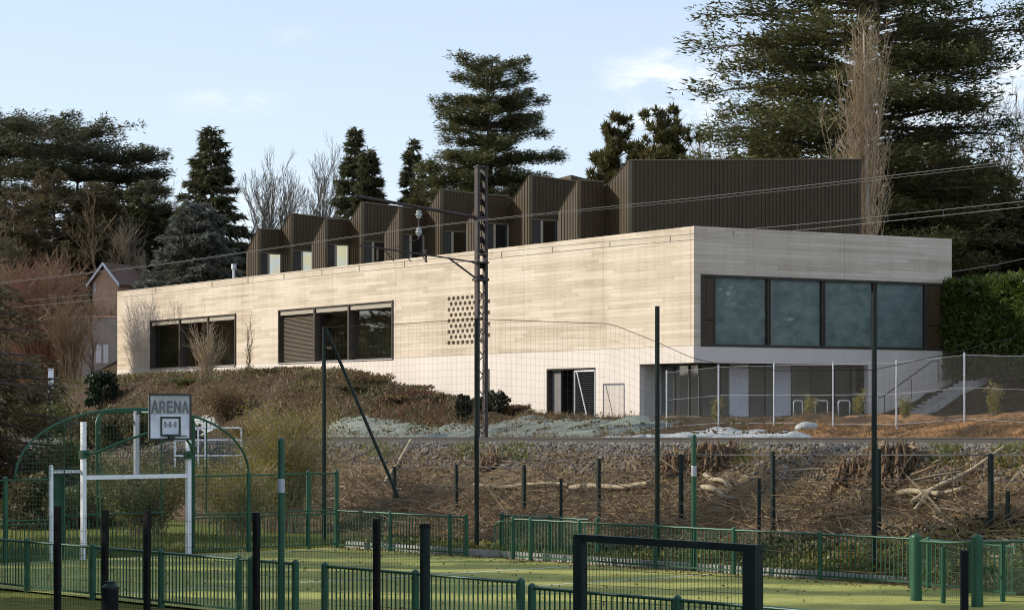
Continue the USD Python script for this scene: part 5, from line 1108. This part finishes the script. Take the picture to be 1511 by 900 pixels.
# stumps, logs and brushwood on the bank
def stump(label, px, y, Rr, Ht, seed):
    p = put(px, y); r = rng_(seed); o = thing('tree_stump', label, 'stump', (p[0], p[1], p[2] - .25)); n = 40; an = np.linspace(0, 2 * np.pi, n, endpoint=False); rings = []
    for k, h in enumerate(np.linspace(0, 1, 9)):
        fl = Rr * .86 * (1 + .5 * (1 - h) ** 3) * (1 + .16 * np.sin(an * 5 + seed) * (1 - h * .5) + .12 * np.sin(an * 11 + seed * 2) + .07 * np.sin(an * 17 + k)); fl = fl * (1 + .35 * (fbm(np.stack([np.cos(an) * 2, np.sin(an) * 2, np.full(n, h * 3 + seed)], 1), 3, seed) - .5)); rings.append(np.stack([fl * np.cos(an), fl * np.sin(an), np.full(n, h * Ht) * (1 + (h > .5) * .5 * (fbm(np.stack([np.cos(an) * 2, np.sin(an) * 2, np.full(n, seed * 1.)], 1), 3, seed + 9) - .6))], 1))
    V = np.vstack(rings); f = []
    for k in range(8):
        for j in range(n): f += [[k * n + j, k * n + (j + 1) % n, (k + 1) * n + (j + 1) % n], [k * n + j, (k + 1) * n + (j + 1) % n, (k + 1) * n + j]]
    part(o, 'wood', MB().add(V, f), 'stump_wood', 40)
    top = np.vstack([rings[-1], [[0, 0, Ht * .82]]]); part(o, 'cut_face', MB().add(top, [[j, (j + 1) % n, n] for j in range(n)]), 'cut_wood')
    A, B, Q = [], [], []
    for _ in range(150):
        a = r.uniform(0, 6.28); d = np.array([math.cos(a), math.sin(a)]); h0 = r.uniform(0, .6) * Ht; k = Rr * r.uniform(.85, 1.12)
        A.append((*(d * k * (1.35 - .3 * h0 / Ht)), h0)); B.append((*(d * k * r.uniform(.8, 1.05) + r.normal(0, .05, 2)), min(h0 + r.uniform(.25, .7) * Ht, Ht * 1.18))); Q.append(r.uniform(.02, .06))
    part(o, 'torn_fibres', MB().tubes(A, B, np.array(Q), np.array(Q) * .45, 4), 'stump_wood')
    A, B = [], []
    for _ in range(60):
        a = r.uniform(0, 6.28); d = np.array([math.cos(a), math.sin(a)]); h = r.uniform(.1, .9) * Ht; A.append((*(d * Rr * .9), h)); B.append((*(d * Rr * r.uniform(1.1, 1.7)), h + r.normal(0, .25)))
    part(o, 'roots', MB().tubes(A, B, .03, .012, 4), 'brown_twig')
def q_at(px, q): t = t_at(px, q); x, y = tq(t, q); return y
stump('broad shaggy tree stump on the bank beside the tall ball-net pole', 1318, q_at(1318, 32.0), 0.51, 0.92, 3)
stump('low ragged stump left of the broad one on the bank', 1262, q_at(1262, 32.1), 0.41, 0.66, 4)
stump('dark root stump right behind the tall light green post', 1058, q_at(1058, 31.8), 0.51, 0.75, 5)
stump('tilted root stump left of the tall light green post', 1002, q_at(1002, 31.9), 0.41, 0.53, 6)
stump('mossy stump under the right side of the lattice mast', 735, q_at(735, 31.8), 0.45, 0.44, 7)
def log(label, pa, pb, r0, r1):
    A, B = put(*pa) + [0, 0, r0 + .12], put(*pb) + [0, 0, r1 + .12]
    s = np.linspace(0, 1, 7)[:, None]; pts = A + (B - A) * s + np.sin(s * 7 + pa[0]) * .05 * np.array([0, .3, 1])
    pts[:, 2] = np.maximum(pts[:, 2], ground(pts[:, 0], pts[:, 1]) + r0 * .5)
    solo('felled_log', MB().path(pts, np.linspace(r0, r1, 7) * .68, 8), 'log_bark', label, 'log', 'felled logs on the bank', smooth=50)
def L2(px, q): return (px, q_at(px, q))
log('pale log leaning up the bank behind the leaning net brace', L2(566, 33.4), L2(606, 31.0), .11, .08)
log('long pale log lying left of the dark net pole', L2(700, 33.2), L2(838, 32.9), .09, .06)
log('long pale log lying on brushwood between the two taller net poles', L2(842, 33.1), L2(960, 32.9), .12, .09)
log('short pale log right of the tall light green post', L2(1036, 32.9), L2(1085, 33.1), .12, .08)
log('pale log at the foot of the root stump', L2(1040, 32.5), L2(1080, 32.8), .10, .07)
log('upper pale log right of the broad stump', L2(1345, 33.2), L2(1482, 31.4), .10, .05)
log('lower pale log right of the broad stump', L2(1326, 33.0), L2(1420, 32.7), .11, .07)
log('third pale log crossing the two right of the broad stump', L2(1350, 33.4), L2(1400, 32.2), .08, .05)
log('thin brown pole lying down the bank at the right edge', L2(1378, 33.6), L2(1500, 34.3), .05, .04)
def brush():
    r = rng_(12); n = 10000; t = r.uniform(-66, 0, n); q = np.clip(r.normal(33.9, .85, n), 31.9, 36.0); x, y = tq(t, q); z = ground(x, y)
    d = r.normal(0, 1, (n, 3)) * [1, .6, .28]; d /= np.linalg.norm(d, axis=1, keepdims=True); L = r.uniform(.25, 1.5, n) ** 1.2
    heap = np.clip(fbm(np.stack([x, y, 0 * x], 1) * .5, 3, 31) - .35, 0, 1) * 1.3
    a = np.stack([x, y, z + r.uniform(0, 1, n) ** 1.4 * heap * .45 + .03], 1); b = a + d * L[:, None]; m = (a + b) / 2 + r.normal(0, .05, (n, 3)); gb = ground(b[:, 0], b[:, 1]); b[:, 2] = np.maximum(b[:, 2], gb + .02)
    rad = r.uniform(.005, .017, n) * (1 + (r.uniform(size=n) < .06) * 1.6)
    k = r.uniform(size=n); w = {}
    for name, mt, sel in (('brushwood', 'brown_twig', k < .56), ('pale_brushwood', 'log_bark', (k >= .56) & (k < .70)), ('grey_brushwood', 'grey_twig', k >= .70)):
        solo(name, MB().tubes(a[sel], m[sel], rad[sel], rad[sel] * .9, 3).tubes(m[sel], b[sel], rad[sel] * .9, rad[sel] * .5, 3), mt, kind='stuff')
brush()
# ground plants as stuff
def scatter(name, n, fn, m, l, w, seed, up=1.0, spread=.5, sink=.02, kind='blade'):
    r = rng_(seed); x, y = fn(r, n); n = len(x); z = ground(x, y) - sink; P = np.stack([x, y, z], 1); D = r.normal(0, spread, (n, 3)); D[:, 2] = np.abs(D[:, 2]) * .3 + up
    if kind == 'leaf':
        P[:, 2] += r.uniform(0, 1, n) ** 1.5 * .22 + sink; mb = MB().leaves(P, r.normal(0, 1, (n, 3)), l * r.uniform(.6, 1.3, n), w * r.uniform(.7, 1.2, n), r.normal(0, .7, (n, 3)) + [0, 0, 1])
    else: mb = MB().tris(P, D, l * r.uniform(.4, 1.3, n), w * r.uniform(.7, 1.3, n), r.normal(0, 1, (n, 3)))
    solo(name, mb, m, kind='stuff')
def clump(x, y, f, s, thr): return fbm(np.stack([x, y, 0 * x], 1) * f, 3, s) > thr
def reg(q0, q1, pxa, pxb, f=None, s=1, thr=.5):
    def fn(r, n):
        q = r.uniform(q0, q1, n); px = r.uniform(pxa, pxb, n); t = t_at(px, q); x, y = tq(t, q)
        if f: k = clump(x, y, f, s, thr); x, y = x[k], y[k]
        return x, y
    return fn
scatter('dry_weeds', 42000, reg(.6, 22, 165, 720, .35, 2, .46), 'dry_weed', .34, .032, 1, .7, .9)
scatter('dead_bracken', 20000, reg(6, 23, -40, 720, .5, 6, .38), 'scrub', .16, .10, 2, kind='leaf')
scatter('tall_dry_grass', 13000, reg(5, 22.5, 120, 700, .9, 33, .54), 'straw', .46, .028, 41, .75, .45)
scatter('green_weeds', 14000, reg(9, 22.5, 60, 620, .8, 37, .52), 'scrub_green', .17, .09, 42, kind='leaf')
scatter('sheet_weeds', 5000, reg(20, 24.6, 470, 930, .9, 61, .55), 'dry_weed', .32, .03, 43, .6, .7, -.1)
scatter('sheet_litter', 4000, reg(19.5, 24.6, 470, 1160, 1.1, 63, .56), 'scrub', .15, .09, 44, .1, 1.0, -.3)
scatter('bank_weeds', 7000, reg(.4, 21, 640, 1010, .5, 4, .5), 'dry_weed', .30, .03, 3, .9, .5)
scatter('straw_litter', 16000, reg(31.2, 35.8, 440, 1530, .6, 9, .36), 'straw', .30, .022, 4, .18, 1.0, -.03)
scatter('dead_leaves', 12000, reg(31.4, 36.0, 440, 1530, .5, 14, .4), 'dry_weed', .11, .08, 5, kind='leaf')
scatter('orange_bank_straw', 10000, reg(17, 24.3, 1060, 1530, .6, 19, .4), 'dry_weed', .2, .03, 6, .25, 1.0)
scatter('red_bramble', 1200, reg(17, 22, 560, 660, .6, 25, .46), 'red_leaf', .14, .09, 7, kind='leaf')
def behind(k0, k1, n0, n1):
    def fn(r, n): k = r.uniform(k0, k1, n); m = r.uniform(n0, n1, n); P = A2 + CD * k[:, None] - BN * m[:, None]; return P[:, 0], P[:, 1]
    return fn
scatter('ivy_cover', 26000, behind(-1, 23, .6, 2.5), 'ivy', .13, .09, 8, kind='leaf')
scatter('dark_ivy', 3500, behind(-1, 23, 1.8, 2.8), 'ivy_dark', .16, .10, 18, kind='leaf')
scatter('verge_grass', 16000, behind(-2, 23, .3, 2.6), 'grass_blade', .13, .02, 9, .8, .5)
def behind_end(r, n): k = r.uniform(.2, 9, n); m = r.uniform(-1, 15, n); P = A2 - CD * k[:, None] + BN * m[:, None]; return P[:, 0], P[:, 1]
scatter('rough_grass', 26000, behind_end, 'grass_blade', .22, .028, 10, .8, .5)
def on_turf(r, n):
    k = r.uniform(.2, 21, n); m = np.where(r.uniform(size=n) < .55, r.exponential(.35, n) + .1, r.uniform(.1, PW, n)); P = A2 + CD * k[:, None] + BN * m[:, None]; return P[:, 0], P[:, 1]
scatter('fallen_leaves', 1300, on_turf, 'dry_weed', .07, .05, 51, .1, 1.0, -.05)
def moss(r, n): 
    px = r.choice([690, 760, 560, 1490, 1085, 1395], n) + r.normal(0, 14, n); q = r.uniform(30.6, 31.8, n); t = t_at(px, q); return tq(t, q)
scatter('moss_tufts', 7000, moss, 'grass_blade', .16, .06, 11, .6, .8)
# shrubs one can tell apart
b_ = lambda px, y, dz=-.05: tuple(put(px, y, dz))
stem_bush('willow_bush', 'yellow-green bushy willow left of the leaning net brace', b_(420, 73), 3.6, 1.7, 120, 1, 'tan_twig', rad=.012, twigs=4, leaf=('willow', 7, .12, .03))
stem_bush('willow_bush', 'lower yellowish bush behind the right goal post', b_(350, 68.5), 2.2, 1.6, 80, 2, 'tan_twig', rad=.01, twigs=4, leaf=('willow', 5, .11, .035))
stem_bush('willow_bush', 'thin yellow-green bush behind the goal net', b_(215, 70), 2.3, 2.0, 80, 3, 'tan_twig', rad=.01, twigs=4, leaf=('scrub_green', 6, .11, .045))
stem_bush('bare_shrub', 'tall straw-coloured bare stems before the left triple window', b_(305, 122), 2.9, 1.1, 70, 4, 'tan_twig', rad=.014, twigs=2, up=.95)
stem_bush('bare_shrub', 'thin dark bare stem left of the right triple window', b_(366, 130), 3.2, .35, 6, 5, 'brown_twig', rad=.02, twigs=4, up=1)
stem_bush('bare_shrub', 'brown tangled shrub below the left triple window', b_(330, 112), 1.7, 1.5, 90, 6, 'brown_twig', rad=.012, twigs=4, leaf=('dry_weed', 3, .10, .05))
stem_bush('russet_shrub', 'huge russet leafless shrub left of the pink house', b_(52, 177), 9.0, 3.8, 230, 7, 'red_twig', rad=.024, twigs=10)
stem_bush('russet_shrub', 'grey-brown leafless thicket before the pink house', b_(104, 172), 6.0, 2.6, 75, 8, 'brown_twig', rad=.024, twigs=6)
bare_tree('bare_tree', 'leafless tree rising from the russet shrub at the left', b_(8, 172), 13.5, 97, 'brown_twig', cap=5000, minr=.012)
bare_tree('bare_tree', 'small bare tree leaning across the pink house gable', b_(140, 172), 7.5, 96, 'brown_twig', cap=3000, minr=.009)
for i, (px, y, h, R, n, lm, lab) in enumerate([(420, 104, 0.50, 1.5, 90, 'scrub_green', 'low green tangle on the mound left of the first net pole'), (545, 106, 0.45, 1.4, 80, 'dry_weed', 'brown tangle on the mound right of the leaning brace'), (612, 104, 0.35, 1.3, 80, 'red_leaf', 'reddish bramble tangle on the mound shoulder below the wall'),
        (250, 108, 0.55, 1.6, 90, 'scrub', 'tan tangle on the mound above the basketball board'), (480, 112, 0.45, 1.4, 80, 'scrub', 'tan tangle at the top of the mound beside the first net pole'), (660, 102, 0.30, 1.2, 70, 'dry_weed', 'dry brown tangle just left of the ivy-clad stump'), (790, 96, 0.30, 1.2, 60, 'dry_weed', 'dry brown tangle at the foot of the wall left of the plinth doorway'), (380, 100, 0.60, 1.6, 90, 'dry_weed', 'brown tangle below the right triple window')]):
    stem_bush('bramble_tangle', lab, b_(px, y), h, R, n, 700 + i, 'brown_twig', 'shrub', .009, 4, leaf=(lm, 4, .10, .05), up=.7)
r = rng_(77)
for i, (px, q_, lm) in enumerate([(205, 17, 'scrub'), (285, 19, 'scrub_green'), (345, 14, 'dry_weed'), (400, 18, 'scrub'), (450, 15, 'scrub_green'), (505, 18, 'dry_weed'), (530, 20, 'scrub'), (575, 18, 'scrub_green'), (590, 20, 'dry_weed'), (640, 19, 'scrub'), (230, 10, 'dry_weed'), (430, 9, 'scrub'), (600, 12, 'dry_weed'), (740, 18, 'dry_weed')]):
    stem_bush('bramble_tangle', 'low winter bramble tangle on the slope of the mound', b_(px, q_at(px, q_)), r.uniform(.2, .36), r.uniform(1.1, 1.7), 90, 730 + i, 'brown_twig', 'shrub', .009, 4, leaf=(lm, 4, .12, .06), up=.7, group='bramble tangles on the mound slope')
leaf_bush('holly_bush', 'compact dark evergreen bush at the left corner of the school', b_(152, 128), (1.05, 1.0, 1.9), 5000, 9, 'holly', (.16, .09))
leaf_bush('ivy_stump', 'ivy-clad stump silhouetted on the bank left of the railway mast', b_(684, 96), (.38, .36, 1.15), 2200, 10, 'ivy_dark', (.12, .08))
leaf_bush('ivy_stump', 'dark bramble clump right behind the foot of the railway mast', b_(722, 98), (.9, .7, .75), 2600, 11, 'ivy_dark', (.13, .08))
for i, (px, y, dm, mt, lab) in enumerate([
        (25, 92, (2.3, 1.8, 2.2), 'scrub', 'tan leafy scrub mound under the dark conifer at the left edge'),
        (95, 96, (2.2, 1.7, 2.2), 'scrub_green', 'greenish scrub mound behind the left side of the arch'),
        (165, 100, (2.0, 1.6, 1.7), 'scrub', 'tan scrub mound behind the crown of the arch'),
        (60, 76, (2.0, 1.5, 1.6), 'scrub', 'low tan scrub behind the side goal panel'),
        (140, 78, (1.7, 1.4, 1.2), 'scrub_green', 'low greenish scrub behind the white goal'),
        (240, 98, (1.9, 1.5, 1.3), 'scrub', 'tan scrub mound behind the basketball board'),
        (10, 118, (2.6, 2.0, 3.0), 'scrub', 'brown scrub high on the bank at the left edge'),
        (88, 122, (2.4, 2.0, 2.3), 'scrub_green', 'greenish scrub on the bank below the pink house')]):
    leaf_bush('scrub_bush', lab, b_(px, y), dm, 5200, 100 + i, mt, (.17, .10), clumps=34)
    r = rng_(200 + i)
conifer('drooping_conifer', 'dark drooping conifer branches reaching in at the left edge', tuple(put(-78, 92, -.2)), 13.5, 4.6, 120, 'needles_brown', 'spruce', 26000, z0=.02, leaf=(.34, .10), prof=([0, .5, .8, 1], [1, .95, .6, .15]))
for i, (px, y, h) in enumerate([(1194, 92, 1.0), (1058, 97, .9), (1268, 90, .8), (1335, 86, .7), (1468, 78, 1.0)]):
    stem_bush('young_plant', ['yellowish young plant left of the second bicycle hoop', 'yellowish weed by the chain-link post at the glass corner', 'small yellowish weed near the rightmost bicycle hoop', 'small weed at the foot of the stair', 'thin yellowish weed inside the fence near the right edge'][i], b_(px, y), h, .25, 14, 300 + i, 'tan_twig', 'plant', .01, 2, leaf=('willow', 5, .12, .05))
# white guardrail beyond the goal, white marker
def guard():
    y = 84.0; p0, p1 = xy(258, y), xy(356, y); z = lambda py: zpy(py, y); o = thing('white_guardrail', 'white tubular guardrail beside the track seen behind the basketball board', 'railing', (p0[0], p0[1], 0)); L = p1[0] - p0[0]
    for s in (0, .35 * L, .46 * L, L): part(o, 'post', MB().box((s - .03, -.03, z(690)), (s + .03, .03, z(631))), 'white_paint')
    for py in (631, 649, 672): part(o, 'rail', MB().box((.03, -.025, z(py) - .03), (L - .03, .025, z(py) + .03)), 'white_paint')
guard()
p = put(75, 124); o = thing('marker_post', 'short white marker post in the scrub at the far left', 'post', tuple(p)); part(o, 'shaft', MB().box((-.13, -.1, -.3), (.13, .1, zpy(546, 124) - p[2])), 'white_paint'); part(o, 'cap', MB().box((-.15, -.12, zpy(546, 124) - p[2] + .001), (.15, .12, zpy(543.5, 124) - p[2])), 'white_panel')
# trees left of the frame: they stand where the long shadows on the pitch come from
for i, (x, y, h, R) in enumerate([(-31, 20, 23, 6), (-30, 27, 23, 6), (-32, 33, 24, 6), (-29, 38.5, 23, 5.0), (-27, 43, 21, 4.0), (-29, 47.6, 21, 2.6), (-27, 52.0, 19, 2.2), (-32, 56.0, 23, 2.9), (-28, 59.6, 19, 1.6), (-36, 64.5, 24, 3.0), (-44, 71, 22, 2.2)]):
    conifer('shade_conifer', 'dark conifer left of the pitch, outside the picture', (x, y, gz(x, y) - .2), h, R, 400 + i, 'needles_dark', 'spruce', 11000, z0=.06, leaf=(.7, .22), group='conifers left of the pitch')
